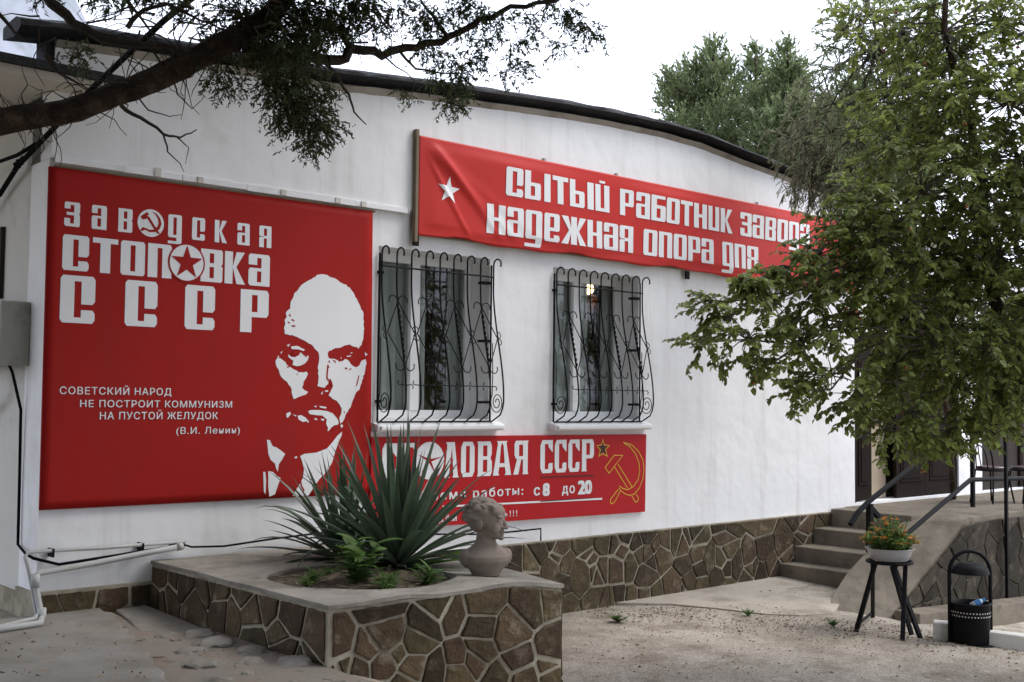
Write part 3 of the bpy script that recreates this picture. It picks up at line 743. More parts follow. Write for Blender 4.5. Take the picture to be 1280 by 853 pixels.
mb = MB(); mb.lathe([(.05, .056), (.045, .09), (.012, .12), (.006, .13), (.006, 3.559-lp.z)], lp, 12); mb.build('holder', DARKIN, lamp); MB().lathe([(.075, -.07), (.095, -.12), (.085, -.20), (.03, -.25), (.005, -.255)], lp, 14).build('amber_shade', AMBER, lamp, smooth=True)

# ================================================================== WINDOW GRILLES
def bow(z, z0, z1):
    """how far a grille bar stands off the wall"""
    t = (z-z0)/(z1-z0)
    if t < .14: return .05+.155*math.sqrt(max(0, 1-(1-t/.14)**2))
    return .05+.155*(1-smooth((t-.14)/.72))
def grille(w, label):
    x0, x1, z0, z1 = w; z0 -= .02; x1 += .0
    root = thing('window_grille', (x0, -.05, z0), label, 'window grille', 'wrought iron window grilles')
    nb = 9; X = [x0+.0+(x1-x0)*k/(nb-1) for k in range(nb)]; zt = z1-.06; r = .0075
    for x in X:
        pts = []
        hy = -.05
        for k in range(8):
            a = math.pi*1.12*(1-k/7); pts.append((x, hy-.05+.05*math.cos(a-math.pi)*-1*-1 if False else hy-.05-.05*math.cos(math.pi-a)*-1*-1 if False else hy-.05+.05*math.cos(math.pi-a+math.pi)*-1, zt+.05*math.sin(a)))
        # hook runs from its free tip in front, over the top, to the bar at the wall
        pts = [(x, hy-.05-.05*math.cos(math.pi*1.15*k/8-.15*math.pi), zt+.05*math.sin(math.pi*1.15*k/8-.15*math.pi)) for k in range(9)]
        for k in range(1, 25):
            z = zt-(zt-z0)*k/24; pts.append((x, -bow(z, z0, zt), z))
        pts.append((x, -.03, z0-.004))
        mb = MB(); mb.tube(pts, r, 6); mb.build('bar', IRON, root, smooth=True)
    for nm, zz, yy in (('rail', z0, -.05), ('rail', z1-.17, -.055-bow(z1-.17, z0, zt)+.05)):
        MB().tube([(X[0], yy, zz), (X[-1], yy, zz)], .008, 6).build(nm, IRON, root)
    for x in (X[0], X[-1]):
        MB().tube([(x, -.02, z0), (x, -.02, zt)], .009, 6).build('side_post', IRON, root)
    for zz in (z0+.17, z0+.72, z1-.22): MB().box(x1-.09, x1+.012, -.012, .06, zz-.011, zz+.011).build('bracket', IRON, root)
    for zz in (z0+.17, z1-.22): MB().box(x0-.012, x0+.05, -.012, .02, zz-.011, zz+.011).build('bracket', IRON, root)
    # diamond scrolls across the middle
    zm = z0+.74; hh = .27; P = lambda x, z: Vector((x, -bow(z, z0, zt)-.008, z))
    mb = MB(); dx = (x1-x0)/(nb-1)
    def curl(cx, cz, rad, a0, turn):
        return [P(cx+rad*math.cos(a0+turn*k/9), cz+rad*math.sin(a0+turn*k/9)) for k in range(10)]
    for i in (1, 3, 5, 7):
        xc = X[i]
        for sx in (-1, 1):
            for sz in (-1, 1):
                a = P(xc+sx*dx*.92, zm); b = P(xc, zm+sz*hh)
                pts = [a.lerp(b, t/8) for t in range(9)]
                pts = [P(q.x, q.z) for q in pts]
                pts += curl(xc-sx*.05, zm+sz*hh-sz*.0, .045, 0 if sx > 0 else math.pi, (sz*sx)*math.pi*1.1)[1:]
                mb.tube(pts, .005, 5)
            c = P(xc+sx*dx, zm)
            mb.tube(curl(c.x, zm+.03, .03, -math.pi/2, sx*3.4), .004, 5); mb.tube(curl(c.x, zm-.03, .03, math.pi/2, -sx*3.4), .004, 5)
        for k in range(9):   # twisted bar in the middle of each diamond
            za = zm-hh*.8+1.6*hh*k/9
            mb.tube([P(xc, za), P(xc+.004, za+.02), P(xc, za+.04)], [.006, .011, .006], 5)
    mb.build('diamond_scrolls', IRON, root, smooth=True)
    mb = MB(); zs = z0+.31
    for i in range(1, nb-1):
        xa = X[i]
        pts = [P(xa-dx*.5, zs+.035), P(xa-dx*.56, zs+.015), P(xa-dx*.48, zs), P(xa, zs-.004), P(xa+dx*.38, zs), P(xa+dx*.46, zs-.02), P(xa+dx*.38, zs-.035)]
        mb.tube(pts, .0045, 5)
    mb.build('scroll_chain', IRON, root, smooth=True)
    for x, s in ((X[0], 1), (X[-1], 1)):
        mb = MB(); pts = []
        for k in range(40):
            a = k*.34; rad = .02+.0021*k; pts.append(Vector((x, -.115+rad*math.cos(a)*.85, z0+.17+rad*math.sin(a))))
        e = pts[-1]; pts += [Vector((x, e.y*.7-.02, z0+.42)), Vector((x, -.045, z0+.70))]
        mb.tube(pts, .0045, 5); mb.build('spiral', IRON, root, smooth=True)
    return root
grille(W1, 'black iron grille bowed out over the window beside the big billboard')
grille(W2, 'black iron grille bowed out over the window with the lit lamp')

# ================================================================== BILLBOARD AT THE LEFT
b1 = thing('billboard', (1.33, -.02, 1.25), 'big red square billboard with a stencilled bearded man and white block slogan', 'billboard')
B1Y = -.030
c_tl, c_tr, c_br, c_bl = [on_y(*p, B1Y) for p in ((62, 208), (466, 264.5), (463, 617), (50, 638))]
def b1_surf(x, z):
    u = x/2.66; v = (z-c_bl.z)/(c_tl.z-c_bl.z)
    return B1Y-.007*math.sin(u*math.pi)*math.sin(max(0, min(1, v))*math.pi)-.0022*mnoise.noise((x*1.3, z*1.8, 4))*smooth(v*6)*smooth((1-v)*6)*smooth(u*6)*smooth((1-u)*6)
NU, NV = 40, 36; vs = []; fs = []
for j in range(NV+1):
    for i in range(NU+1):
        u, v = i/NU, j/NV; a = c_bl.lerp(c_br, u).lerp(c_tl.lerp(c_tr, u), v); vs.append((a.x, b1_surf(a.x, a.z), a.z))
k = NU+1
fs = [(j*k+i, j*k+i+1, (j+1)*k+i+1, (j+1)*k+i) for j in range(NV) for i in range(NU)]
edge = [i for i in range(k)]+[j*k+NU for j in range(1, NV+1)]+[NV*k+i for i in range(NU-1, -1, -1)]+[j*k for j in range(NV-1, 0, -1)]
b0 = len(vs); vs += [(vs[i][0], -.004, vs[i][2]) for i in edge]
fs += [(edge[(q+1) % len(edge)], edge[q], b0+q, b0+(q+1) % len(edge)) for q in range(len(edge))]
raw_mesh('canvas', vs, fs, RED, b1, smooth=True)
def crop(ox, oy, s, y):
    """pixel inside an enlarged crop of the photo -> (X, Z) on the sign's face"""
    def f(a, b):
        p = on_y(ox+a/s, oy+b/s, y); return (p.x, p.z)
    return f
q1 = crop(60, 240, 4.4138, B1Y)
def letters1(row, zt, zb, xs_):
    ps = []
    for ch, a, b in xs_:
        yy = 0
        p0 = q1(a, zt)[0]; p1 = q1(b, zt)[0]; ps += place(glyph(ch, .40 if row != 1 else .38, .12), p0, p1, zb, zt_)
    return ps
zt_, zb_ = q1(92, 52)[1], q1(92, 187)[1]
flat_words('lettering', LETTER, b1, letters1(1, 52, zb_, [('З', 92, 178), ('А', 243, 326), ('В', 390, 468), ('Д', 665, 740), ('С', 797, 868), ('К', 922, 988), ('А', 1047, 1115), ('Я', 1168, 1235)]), b1_surf, .0025, .07)
zt_, zb_ = q1(84, 233)[1], q1(84, 430)[1]
flat_words('lettering', LETTER, b1, letters1(2, 233, zb_, [('С', 82, 228), ('Т', 248, 388), ('О', 403, 537), ('П', 553, 684), ('В', 845, 965), ('К', 977, 1086), ('А', 1108, 1225)]), b1_surf, .0025, .07)
zt_, zb_ = q1(75, 456)[1], q1(70, 720)[1]
flat_words('lettering', LETTER, b1, letters1(3, 456, zb_, [('С', 70, 262), ('С', 427, 605), ('С', 757, 922), ('Р', 1063, 1218)]), b1_surf, .0025, .07)
# emblem roundels in place of two round letters
cx, cz = q1(566, 173); rr_ = abs(q1(566, 97)[1]-q1(566, 249)[1])/2
flat_print('emblem_roundel', LETTER, b1, [circ2(cx, cz, rr_)], b1_surf, .0025, .07)
hm = lambda pts: [(cx+a*rr_, cz+b*rr_) for a, b in pts]
sick = [(0.02, .86), (.40, .74), (.70, .42), (.80, .02), (.66, -.38), (.32, -.62), (-.10, -.66), (-.42, -.52), (-.66, -.66), (-.80, -.62), (-.62, -.36), (-.40, -.40), (-.08, -.50), (.26, -.44), (.50, -.20), (.60, .08), (.52, .44), (.30, .68)]
flat_print('emblem', REDPR, b1, [hm(sick), hm([(-.80, .40), (-.30, .78), (-.16, .62), (-.30, .50), (-.18, .38), (-.50, .22), (-.64, .22)]), hm([(-.32, .36), (-.18, .48), (.50, -.44), (.72, -.72), (.52, -.72), (.34, -.52)])], b1_surf, .0045, .07)
cx, cz = q1(762, 392); rr_ = abs(q1(762, 292)[1]-q1(762, 492)[1])/2
flat_print('emblem_roundel', REDPR, b1, [circ2(cx, cz, rr_*1.09)], b1_surf, .0045, .07)
flat_print('emblem_roundel', LETTER, b1, [circ2(cx, cz, rr_*.99)], b1_surf, .0065, .07)
flat_print('emblem', REDPR, b1, [star2(cx, cz, rr_*.97)], b1_surf, .0085, .07)
q2 = crop(60, 470, 4.923, B1Y)
ps = []
for txt, a, b, yt, yb in (('СОВЕТСКИЙ НАРОД', 72, 757, 66, 112), ('НЕ ПОСТРОИТ КОММУНИЗМ', 197, 1130, 148, 192), ('НА ПУСТОЙ ЖЕЛУДОК', 318, 1043, 222, 268), ('(В.И. Ленин)', 788, 1178, 316, 358)):
    p0 = q2(a, yt); p1 = q2(a, yb); x1_ = q2(b, yt)[0]
    flat_words('lettering', LETTER, b1, font_polys(txt, p0[0], x1_, p1[1], p0[1], bold=(.010 if txt[0] != '(' else .004), spacing=1.12, ref=.73), b1_surf, .0025, gap=.018)
pass
# stencilled portrait
qa = crop(320, 335, 5.687, B1Y); qb = crop(320, 470, 5.3333, B1Y)
def A(*p): return [qa(*t) for t in p]
def Bq(*p): return [qb(*t) for t in p]
def fuzz(pts, amt, r):
    out = []
    for i, a in enumerate(pts):
        b = pts[(i+1) % len(pts)]; l = math.hypot(b[0]-a[0], b[1]-a[1]); out.append(a); k = int(l/.018)
        nx, nz = -(b[1]-a[1])/(l or 1), (b[0]-a[0])/(l or 1)
        for s in range(1, k):
            d = r.uniform(-amt, amt); out.append((a[0]+(b[0]-a[0])*s/k+nx*d, a[1]+(b[1]-a[1])*s/k+nz*d))
    return out
pr = random.Random(21)
face = A((200, 470), (195, 430), (205, 400), (200, 370), (215, 350), (208, 320), (225, 300), (240, 290), (245, 240), (262, 210), (270, 180), (300, 150), (330, 115), (370, 90), (405, 70), (430, 50), (465, 45), (505, 52), (540, 70), (575, 85), (610, 110), (640, 120), (680, 165), (715, 220), (740, 275), (763, 330), (765, 420), (762, 500), (750, 545), (735, 560), (728, 575), (700, 562), (665, 545), (640, 550), (610, 562), (580, 570), (545, 578), (516, 590), (506, 610), (512, 640), (530, 648), (560, 650), (590, 668), (615, 662), (632, 648), (650, 655), (672, 685), (690, 700), (712, 708), (732, 695), (748, 662), (778, 650), (785, 680), (772, 740), (752, 800), (738, 850)) + \
    Bq((688, 92), (668, 108), (650, 150), (635, 190), (610, 240), (590, 280), (575, 308), (561, 320), (555, 292), (568, 245), (570, 220), (555, 190), (535, 165), (505, 150), (482, 132), (495, 105), (511, 72), (505, 40), (492, 18), (484, 30), (478, 55), (455, 80), (430, 75), (406, 68), (412, 38)) + A((442, 768), (437, 700), (445, 660), (440, 600), (425, 585), (405, 560), (390, 545), (360, 530), (325, 510), (290, 492), (255, 478), (225, 475))
cheek = A((150, 640), (185, 655), (205, 670), (215, 690), (240, 705), (270, 725), (300, 745), (330, 745), (355, 738), (366, 752), (355, 780), (335, 810), (325, 850)) + Bq((306, 82), (320, 95), (346, 108), (330, 125), (300, 135), (265, 150), (248, 155), (240, 130), (235, 90), (215, 60), (190, 30), (165, 5)) + A((175, 775), (155, 720), (138, 690), (135, 660))
white = [fuzz(face, .0055, pr), fuzz(cheek, .0055, pr)]
white += [A((245, 560), (290, 555), (345, 583), (335, 592), (300, 580), (250, 578)),
          A((225, 615), (245, 632), (272, 636), (300, 622), (312, 602), (330, 602), (355, 625), (372, 625), (365, 655), (345, 680), (315, 695), (285, 700), (255, 690), (262, 662), (245, 650), (228, 635)),
          A((215, 550), (240, 540), (226, 562)), A((170, 602), (185, 590), (175, 612)), A((146, 636), (158, 622), (160, 638)), A((772, 600), (792, 615), (775, 628)), A((642, 627), (675, 622), (670, 630), (646, 633)), A((668, 602), (688, 604), (674, 610)), A((598, 640), (606, 636), (604, 650))]
white += [Bq((345, 235), (365, 228), (420, 228), (470, 235), (510, 250), (540, 285), (550, 310), (545, 325), (520, 330), (500, 345), (485, 365), (475, 370), (478, 345), (465, 320), (470, 290), (440, 265), (400, 262), (355, 255)),
          Bq((275, 265), (300, 262), (330, 280), (345, 300), (310, 308), (280, 290)), Bq((200, 250), (225, 240), (230, 255), (210, 280), (200, 275)), Bq((385, 200), (405, 200), (395, 212)), Bq((420, 200), (468, 208), (465, 219), (425, 211)), Bq((385, 285), (400, 282), (410, 292), (392, 295)), Bq((430, 285), (455, 288), (448, 300), (436, 298)), Bq((430, 120), (445, 100), (440, 125)), Bq((455, 98), (480, 96), (478, 106), (460, 108)), Bq((560, 330), (572, 322), (580, 335), (568, 348)), Bq((240, 255), (268, 265), (262, 272)), Bq((335, 300), (350, 298), (345, 315)),
          Bq((70, 425), (92, 430), (110, 470), (130, 475), (160, 495), (192, 520), (170, 560), (150, 590), (143, 640), (130, 610), (125, 585), (95, 560), (80, 520)), Bq((46, 640), (60, 640), (66, 700), (62, 790), (51, 770)), Bq((80, 635), (110, 640), (140, 670), (163, 680), (145, 730), (125, 790), (88, 806), (80, 740)),
          Bq((292, 535), (320, 520), (400, 512), (470, 485), (510, 440), (540, 400), (572, 372), (570, 395), (545, 450), (525, 510), (505, 580), (470, 640), (420, 690), (380, 750), (348, 798), (245, 800), (260, 770), (290, 720), (312, 680), (318, 620), (305, 570)), Bq((255, 540), (270, 536), (272, 548), (258, 552))]
flat_print('portrait', LETTER, b1, white, b1_surf, .0025, .09)
red = [ribbon2(A((508, 690), (503, 750), (501, 785), (515, 800), (535, 825), (540, 845)), .013), ribbon2(Bq((520, 340), (516, 356)), .008), ribbon2(Bq((295, 700), (302, 735), (320, 768)), .012), ribbon2(A((545, 655), (560, 668), (566, 674)), .009),
       ribbon2(A((730, 765), (722, 800), (712, 840)), .010), ribbon2(A((630, 712), (645, 716)), .013), ribbon2(A((660, 725), (675, 715)), .009), ribbon2(A((235, 330), (240, 345)), .012), ribbon2(A((250, 365), (268, 378)), .010), ribbon2(A((250, 412), (275, 415)), .011), ribbon2(A((222, 385), (236, 392)), .010), ribbon2(Bq((95, 430), (118, 468)), .012), ribbon2(A((512, 660), (522, 672)), .011), ribbon2(A((510, 700), (514, 712)), .013), ribbon2(A((320, 600), (358, 632)), .010),
       ribbon2(A((216, 708), (236, 700)), .010), ribbon2(A((285, 755), (292, 760)), .010), ribbon2(Bq((583, 240), (590, 246)), .012)]
red = [q for a in red for q in a]
red += [A((258, 585), (300, 590), (298, 612), (276, 624), (255, 618))]
flat_print('portrait', REDPR, b1, red, b1_surf, .0045)
MB().box(.03, 2.66, -.0275, -.0045, c_tl.z+.004, c_tl.z+.018).build('batten', WOOD, b1)
for x in (.72, 1.05, 1.75, 2.25, 2.5): MB().box(x, x+.05, -.060, -.051, c_tl.z+.03, c_tl.z+.075+.02*(x == .72)).build('clip', KERBW, b1, bevel=.003)

# ================================================================== LONG BANNER
b2 = thing('slogan_banner', (6, -.04, 3.40), 'long red banner with white star and two rows of white letters above the windows', 'banner')
B2Y = -.085; bx0, bx1 = 3.063, 9.90; bz0, bz1 = 3.395, 4.248
def b2_surf(x, z):
    u = x-bx0; v = (z-bz0)/(bz1-bz0); e = smooth(u*5)*smooth((bx1-x)*5)*smooth(v*7)*smooth((1-v)*7)
    y = 0
    # drag folds running down from the upper left corner, and slack ripples
    for k, (a, s, amp, w) in enumerate(((.35, 1.05, .020, .05), (.10, 1.5, .016, .04), (.75, .75, .018, .06), (1.2, .55, .010, .06))):
        d = (1-v)*.85-(u-.02)*s*.9+a*.2-.1*k
        y += amp*math.exp(-(d/w)**2)*math.exp(-u*.9)*smooth(u*4)
    y += .006*math.sin(x*2.9+v*2.1)+.005*mnoise.noise((x*1.7, z*3.0, 2))+.008*math.exp(-((v-.06)/.05)**2)*math.sin(x*5.3)
    return B2Y-(.012+y)*e
NU, NV = 420, 56; vs = []; fs = []; k = NU+1
for j in range(NV+1):
    for i in range(NU+1):
        x = bx0+(bx1-bx0)*i/NU; z = bz0+(bz1-bz0)*j/NV
        zz = z+(.012*math.sin(x*4.1)+.008*math.sin(x*9+1))*(1 if j == 0 else 0)
        vs.append((x, b2_surf(x, z), zz))
fs = [(j*k+i, j*k+i+1, (j+1)*k+i+1, (j+1)*k+i) for j in range(NV) for i in range(NU)]
edge = [i for i in range(k)]+[j*k+NU for j in range(1, NV+1)]+[NV*k+i for i in range(NU-1, -1, -1)]+[j*k for j in range(NV-1, 0, -1)]
b0 = len(vs); vs += [(vs[i][0], -.062, vs[i][2]) for i in edge]
fs += [(edge[(q+1) % len(edge)], edge[q], b0+q, b0+(q+1) % len(edge)) for q in range(len(edge))]
raw_mesh('canvas', vs, fs, RED_B, b2, smooth=True)
mb = MB(); mb.box(bx0-.03, bx0-.001, -.085, -.04, bz0-.06, bz1+.05); mb.box(bx0, bx1, -.060, -.036, bz1-.03, bz1+.004); mb.box(bx0, bx1, -.060, -.036, bz0+.004, bz0+.04); mb.box(bx1+.001, bx1+.03, -.085, -.036, bz0, bz1)
mb.build('batten', WOOD, b2)
for x in (4.55, 5.55, 7.9, 9.2): MB().box(x, x+.025, -.062, -.036, bz1+.006, bz1+.032).build('clip', BOX, b2)
for x in (bx0-.025, 6.65): MB().box(x, x+.06, -.055, -.0355, bz0-.09, bz0-.005).build('clip', IRON, b2)
q5 = crop(590, 190, 3.7647, B2Y); q6 = crop(880, 230, 7.1067, B2Y)
zt_ = (q5(155, 64)[1]+q5(1165, 268)[1])/2; zb_ = (q5(158, 208)[1]+q5(1185, 378)[1])/2
zt1 = zt_; zb1 = zb_
row = [('С', q5, 155, 235, 62), ('Ь', q5, 243, 318, 80), ('I', q5, 334, 363, 100), ('Т', q5, 373, 447, 110), ('Ь', q5, 455, 525, 125), ('I', q5, 539, 569, 140), ('Й', q5, 577, 643, 150), ('Р', q5, 693, 757, 172), ('А', q5, 768, 832, 190), ('Б', q5, 838, 905, 205), ('О', q5, 909, 970, 215), ('Т', q5, 975, 1032, 225), ('Н', q5, 1038, 1100, 240), ('И', q5, 1107, 1158, 250), ('К', q5, 1165, 1220, 265),
       ('З', q6, 315, 418, 235), ('А', q6, 425, 525, 260), ('В', q6, 537, 628, 280), ('О', q6, 640, 733, 300), ('Д', q6, 742, 830, 315), ('А', q6, 840, 925, 330)]
ps = []
for ch, q, a, b, yy in row: ps += place(glyph(ch, 1 if ch == 'I' else .37, .13), q(a, yy)[0], q(b, yy)[0], zb1, zt1)
flat_words('lettering', LETTER, b2, ps, b2_surf, .0045, .03)
zt2 = (q5(70, 240)[1]+q5(1175, 425)[1])/2; zb2 = (q5(68, 386)[1]+q6(160, 722)[1])/2
row = [('Н', q5, 65, 152, 300), ('А', q5, 160, 237, 320), ('Д', q5, 245, 323, 340), ('Е', q5, 333, 405, 350), ('Ж', q5, 413, 531, 380), ('Н', q5, 537, 607, 400), ('А', q5, 615, 683, 400), ('Я', q5, 690, 755, 410), ('О', q5, 803, 868, 430), ('П', q5, 875, 936, 440), ('О', q5, 943, 1003, 450), ('Р', q5, 1010, 1066, 455), ('А', q5, 1072, 1130, 460),
       ('Д', q6, 150, 250, 600), ('Л', q6, 262, 362, 620), ('Я', q6, 375, 475, 640)]
ps = []
for ch, q, a, b, yy in row: ps += place(glyph(ch, .37, .12), q(a, yy)[0], q(b, yy)[0], zb2, zt2)
flat_words('lettering', LETTER, b2, ps, b2_surf, .0045, .03)
sc = on_y(559.5, 238, B2Y)
flat_print('star', LETTER, b2, [star2(sc.x+.005, sc.z-.005, .125, rot=.06)], b2_surf, .0045, .03)

# ================================================================== OPENING-HOURS BOARD
b3 = thing('opening_hours_board', (4.38, -.02, .88), 'low red signboard with opening hours and yellow hammer and sickle under the windows', 'signboard')
B3Y = -.042
t0, t1, t2, t3 = on_y(463, 546.5, B3Y), on_y(808, 543, B3Y), on_y(806.5, 640, B3Y), on_y(575, 656, B3Y)
bl = Vector((t0.x, 0, t3.z+(t3.z-t2.z)/(t3.x-t2.x)*(t0.x-t3.x)))
MB().prism([(bl.x+.01, bl.z), (t2.x, t2.z), (t1.x, t1.z), (t0.x+.01, t0.z)], lambda u, v, t: Vector((u, t, v)), B3Y, -.004).build('panel', REDP, b3, bevel=.003)
s3 = lambda x, z: B3Y
q7 = crop(460, 530, 3.5556, B3Y); q8 = crop(460, 540, 7.111, B3Y)
zt_ = (q7(790, 75)[1]+q8(190, 97)[1])/2; zb_ = (q7(790, 222)[1]+q8(190, 428)[1])/2
ps = []
for ch, q, a, b, yy in (('С', q8, 125, 255, 250), ('Т', q8, 275, 410, 250), ('Л', q8, 683, 800, 250), ('О', q8, 825, 945, 250), ('В', q8, 975, 1100, 250), ('А', q8, 1118, 1262, 250), ('Я', q7, 650, 709, 150), ('С', q7, 765, 820, 150), ('С', q7, 829, 881, 150), ('С', q7, 889, 939, 150), ('Р', q7, 950, 1003, 150)):
    ps += place(glyph_slab(ch), q(a, yy)[0], q(b, yy)[0], zb_, zt_)
flat_words('lettering', LETTER, b3, ps, s3, .003, gap=.075)
cx = q8(545, 250)[0]; cz = (zt_+zb_)/2; rr_ = (zt_-zb_)/2*1.04
flat_print('emblem_roundel', LETTER, b3, [circ2(cx, cz, rr_)], s3, .003)
flat_print('emblem', REDPR, b3, [star2(cx, cz, rr_*.9, rot=.1, inner=.14)], s3, .005)
q9 = crop(460, 580, 5.818, B3Y)
za, zb = q9(780, 195)[1], q9(780, 245)[1]
W_ = lambda ps, gap=.04: flat_words('lettering', LETTER, b3, ps, s3, .003, gap=gap)
W_(font_polys('Время работы:', q9(392, 220)[0], q9(1125, 220)[0], zb, zb+(za-zb)*1.32, bold=.022, spacing=1.25, ref=.73), .055)
c0 = q7(737, 300)[0]; zb = q7(737, 318)[1]; h = q7(737, 283)[1]-zb
W_(font_polys('с', c0, q7(762, 300)[0], zb, zb+h, bold=.025, ref=.55))
W_(font_polys('до', q7(862, 300)[0], q7(917, 300)[0], q7(862, 310)[1], q7(862, 310)[1]+h*.97, bold=.025, spacing=1.2, ref=.55), .1)
W_(font_polys('8', q7(778, 300)[0], q7(803, 300)[0], q7(778, 319)[1], q7(778, 262)[1], bold=.06, ref=.75))
W_(font_polys('20', q7(935, 280)[0], q7(991, 280)[0], q7(935, 312)[1], q7(935, 250)[1], bold=.06, ref=.75), .1)
flat_print('ruled_line', LETTER, b3, [[q7(330, 372), q7(1040, 337), q7(1040, 329), q7(330, 364)]], s3, .003)
zz0, zz1 = q9(1000, 385)[1], q9(1000, 338)[1]
W_(font_polys('Ждём вас здесь!!!', q9(450, 380)[0], q9(1082, 360)[0], zz0, zz1, bold=.012, spacing=1.35, ref=.75), .035)
flat_print('ruled_line', DARKPR, b3, [[q7(765, 240), q7(1002, 232), q7(1002, 227), q7(765, 235)], [q7(765, 347), q7(1002, 330.5), q7(1002, 327.5), q7(765, 343)]], s3, .0045)
qe = crop(720, 545, 8.12, B3Y)
E_ = lambda *p: [qe(*t) for t in p]
st_ = E_((270, 40), (285, 92), (335, 100), (297, 140), (315, 207), (270, 180), (230, 207), (245, 140), (208, 100), (255, 92))
flat_print('emblem', DARKPR, b3, [[(cx_+( x-cx_)*.75, cz_+(z-cz_)*.75) for x, z in st_] for cx_, cz_ in [qe(270, 125)]], s3, .003)
lw = .0085; ps = ribbon2(st_, lw, True)
ps += ribbon2(E_((385, 198), (472, 198), (333, 380), (293, 320)), lw, True)
ps += ribbon2(E_((390, 318), (520, 530)), lw)+ribbon2(E_((425, 290), (568, 520)), lw)
ps += ribbon2(E_((475, 65), (560, 90), (630, 155), (675, 240), (688, 340), (675, 440), (640, 530), (590, 590), (545, 605), (495, 590), (450, 555), (430, 528)), lw)
ps += ribbon2(E_((485, 74), (545, 110), (600, 180), (635, 270), (645, 360), (625, 450), (580, 515), (520, 548), (465, 530), (437, 508)), lw)
ps += ribbon2(E_((425, 545), (350, 640), (345, 680), (365, 690), (390, 670), (447, 558)), lw)+ribbon2(E_((565, 612), (600, 672), (625, 665), (632, 630), (607, 592)), lw)
flat_print('emblem', YELLOW, b3, ps, s3, .0035)

# paper notice on the dark door leaf
pn = thing('paper_notice', (10.30, .03, 2.33), 'small white paper notice taped to the dark entrance door', 'notice')
MB().box(10.19, 10.42, .026, .029, 2.335, 2.455).build('sheet', PAPER, pn)
MB().box(10.215, 10.395, .0238, .025, 2.405, 2.42).box(10.215, 10.36, .0238, .025, 2.37, 2.382).build('print', INK, pn)

# ================================================================== PIPES, BOX, CABLES AT THE LEFT CORNER
def pipe(name, pts, r, label, m=PIPE):
    t = thing(name, Vector(pts[0]), label, 'pipe')
    MB().tube(pts, r, 10).build('tube', m, t, smooth=True)
    return t
def px_line(ps, y): return [on_y(a, b, y) for a, b in ps]
pa = px_line([(232, 677), (130, 685), (36, 690)], -.075)
t = pipe('conduit', pa+[pa[-1]+Vector((-.03, -.02, -.03)), on_y(36, 712, -.10), on_y(46, 768, -.10), on_z(44, 773, .58), on_z(-40, 793, .58)], .013, 'thin grey conduit running along the white wall above the thicker pipe')
for a, b in ((65, 688), (177, 681)):
    p = on_y(a, b, -.06); MB().box(p.x-.006, p.x+.006, -.092, -.001, p.z-.045, p.z+.012).build('bracket', IRON, t)
pb = px_line([(228, 683), (190, 690), (120, 704), (50, 716)], -.105)
e = pb[-1]
t = pipe('drain_pipe', pb+[e+Vector((-.03, -.01, -.02)), e+Vector((-.035, -.01, -.06)), on_y(52, 772, -.13), on_z(50, 779, .575), on_z(40, 781, .575), on_z(-60, 796, .575)], .021, 'thick grey drain pipe stepping down to the pad at the corner')
a = e+Vector((-.034, -.01, -.05)); p = pb[0]; p2_ = on_y(52, 770, -.13)
for pts, r_ in (([a+Vector((0, 0, -.04)), a+Vector((0, 0, .045))], .029), ([p, p.lerp(pb[1], .18)], .027), ([p2_+Vector((0, 0, -.06)), p2_+Vector((0, 0, .05))], .029)): MB().tube(pts, r_, 12).build('coupling', PIPE, t, smooth=True)
# black cable from the pipe end along the wall to behind the planter plants
cb = [on_y(226, 680, -.06), on_y(240, 684, -.055), on_y(280, 683, -.05), on_y(340, 674, -.05), on_y(420, 664, -.05), on_y(520, 668, -.05), on_y(600, 668, -.05), on_y(640, 665, -.055), on_y(676, 661, -.055), on_y(676, 676, -.075)]
t = thing('wall_cable', cb[0], 'black cable lying along the foot of the white wall behind the planter', 'cable'); MB().tube(cb, .008, 6).build('cord', CABLE, t)
MB().box(cb[0].x-.09, cb[0].x+.02, -.085, -.05, cb[0].z-.03, cb[0].z+.025).build('splice', IRON, t, bevel=.006)
# meter box on the side wall
eb = thing('meter_box', (-.12, .5, 2.4), 'pale steel meter box on the shaded side wall', 'meter box')
MB().box(-.20, -.001, .26, .95, 2.20, 2.64).build('case', BOX, eb, bevel=.01)
MB().box(-.212, -.2005, .285, .72, 2.225, 2.615).box(-.212, -.2005, .73, .93, 2.225, 2.615).build('door', BOX, eb, bevel=.004)
MB().tube([(-.215, .36, 2.45), (-.235, .36, 2.45), (-.235, .36, 2.36)], .012, 8).build('latch', IRON, eb)
cp = [Vector((-.16, .31, 2.44)), Vector((-.215, .30, 2.42)), Vector((-.10, .29, 2.15)), Vector((-.03, .31, 1.9)), Vector((-.02, .32, 1.4)), Vector((-.02, .31, .98)), Vector((-.04, .1, .94)), Vector((-.05, -.07, .93)), Vector((.12, -.07, .875)), Vector((.5, -.06, .90)), Vector((.9, -.055, .93))]
t = thing('drop_cable', cp[0], 'black cable dropping from the meter box down the side wall', 'cable'); MB().tube(cp, .010, 6).build('cord', CABLE, t, smooth=True)
cp = [Vector((-.10, .6, 2.2)), Vector((-.12, .62, 2.05)), Vector((-.08, .75, 1.95)), Vector((-.05, 1.2, 1.8)), Vector((-.05, 2, 1.75))]
t = thing('drop_cable', cp[0], 'short black cable leaving the underside of the meter box', 'cable'); MB().tube(cp, .016, 6).build('cord', CABLE, t, smooth=True)
sw = thing('side_window', (-.0, 1.3, 2.7), 'narrow dark side window above the meter box', 'window')
MB().box(-.03, -.001, .83, 1.9, 2.70, 3.22).build('frame', DARKIN, sw); MB().box(-.034, -.0305, .88, 1.85, 2.75, 3.17).build('pane', DOOR, sw)
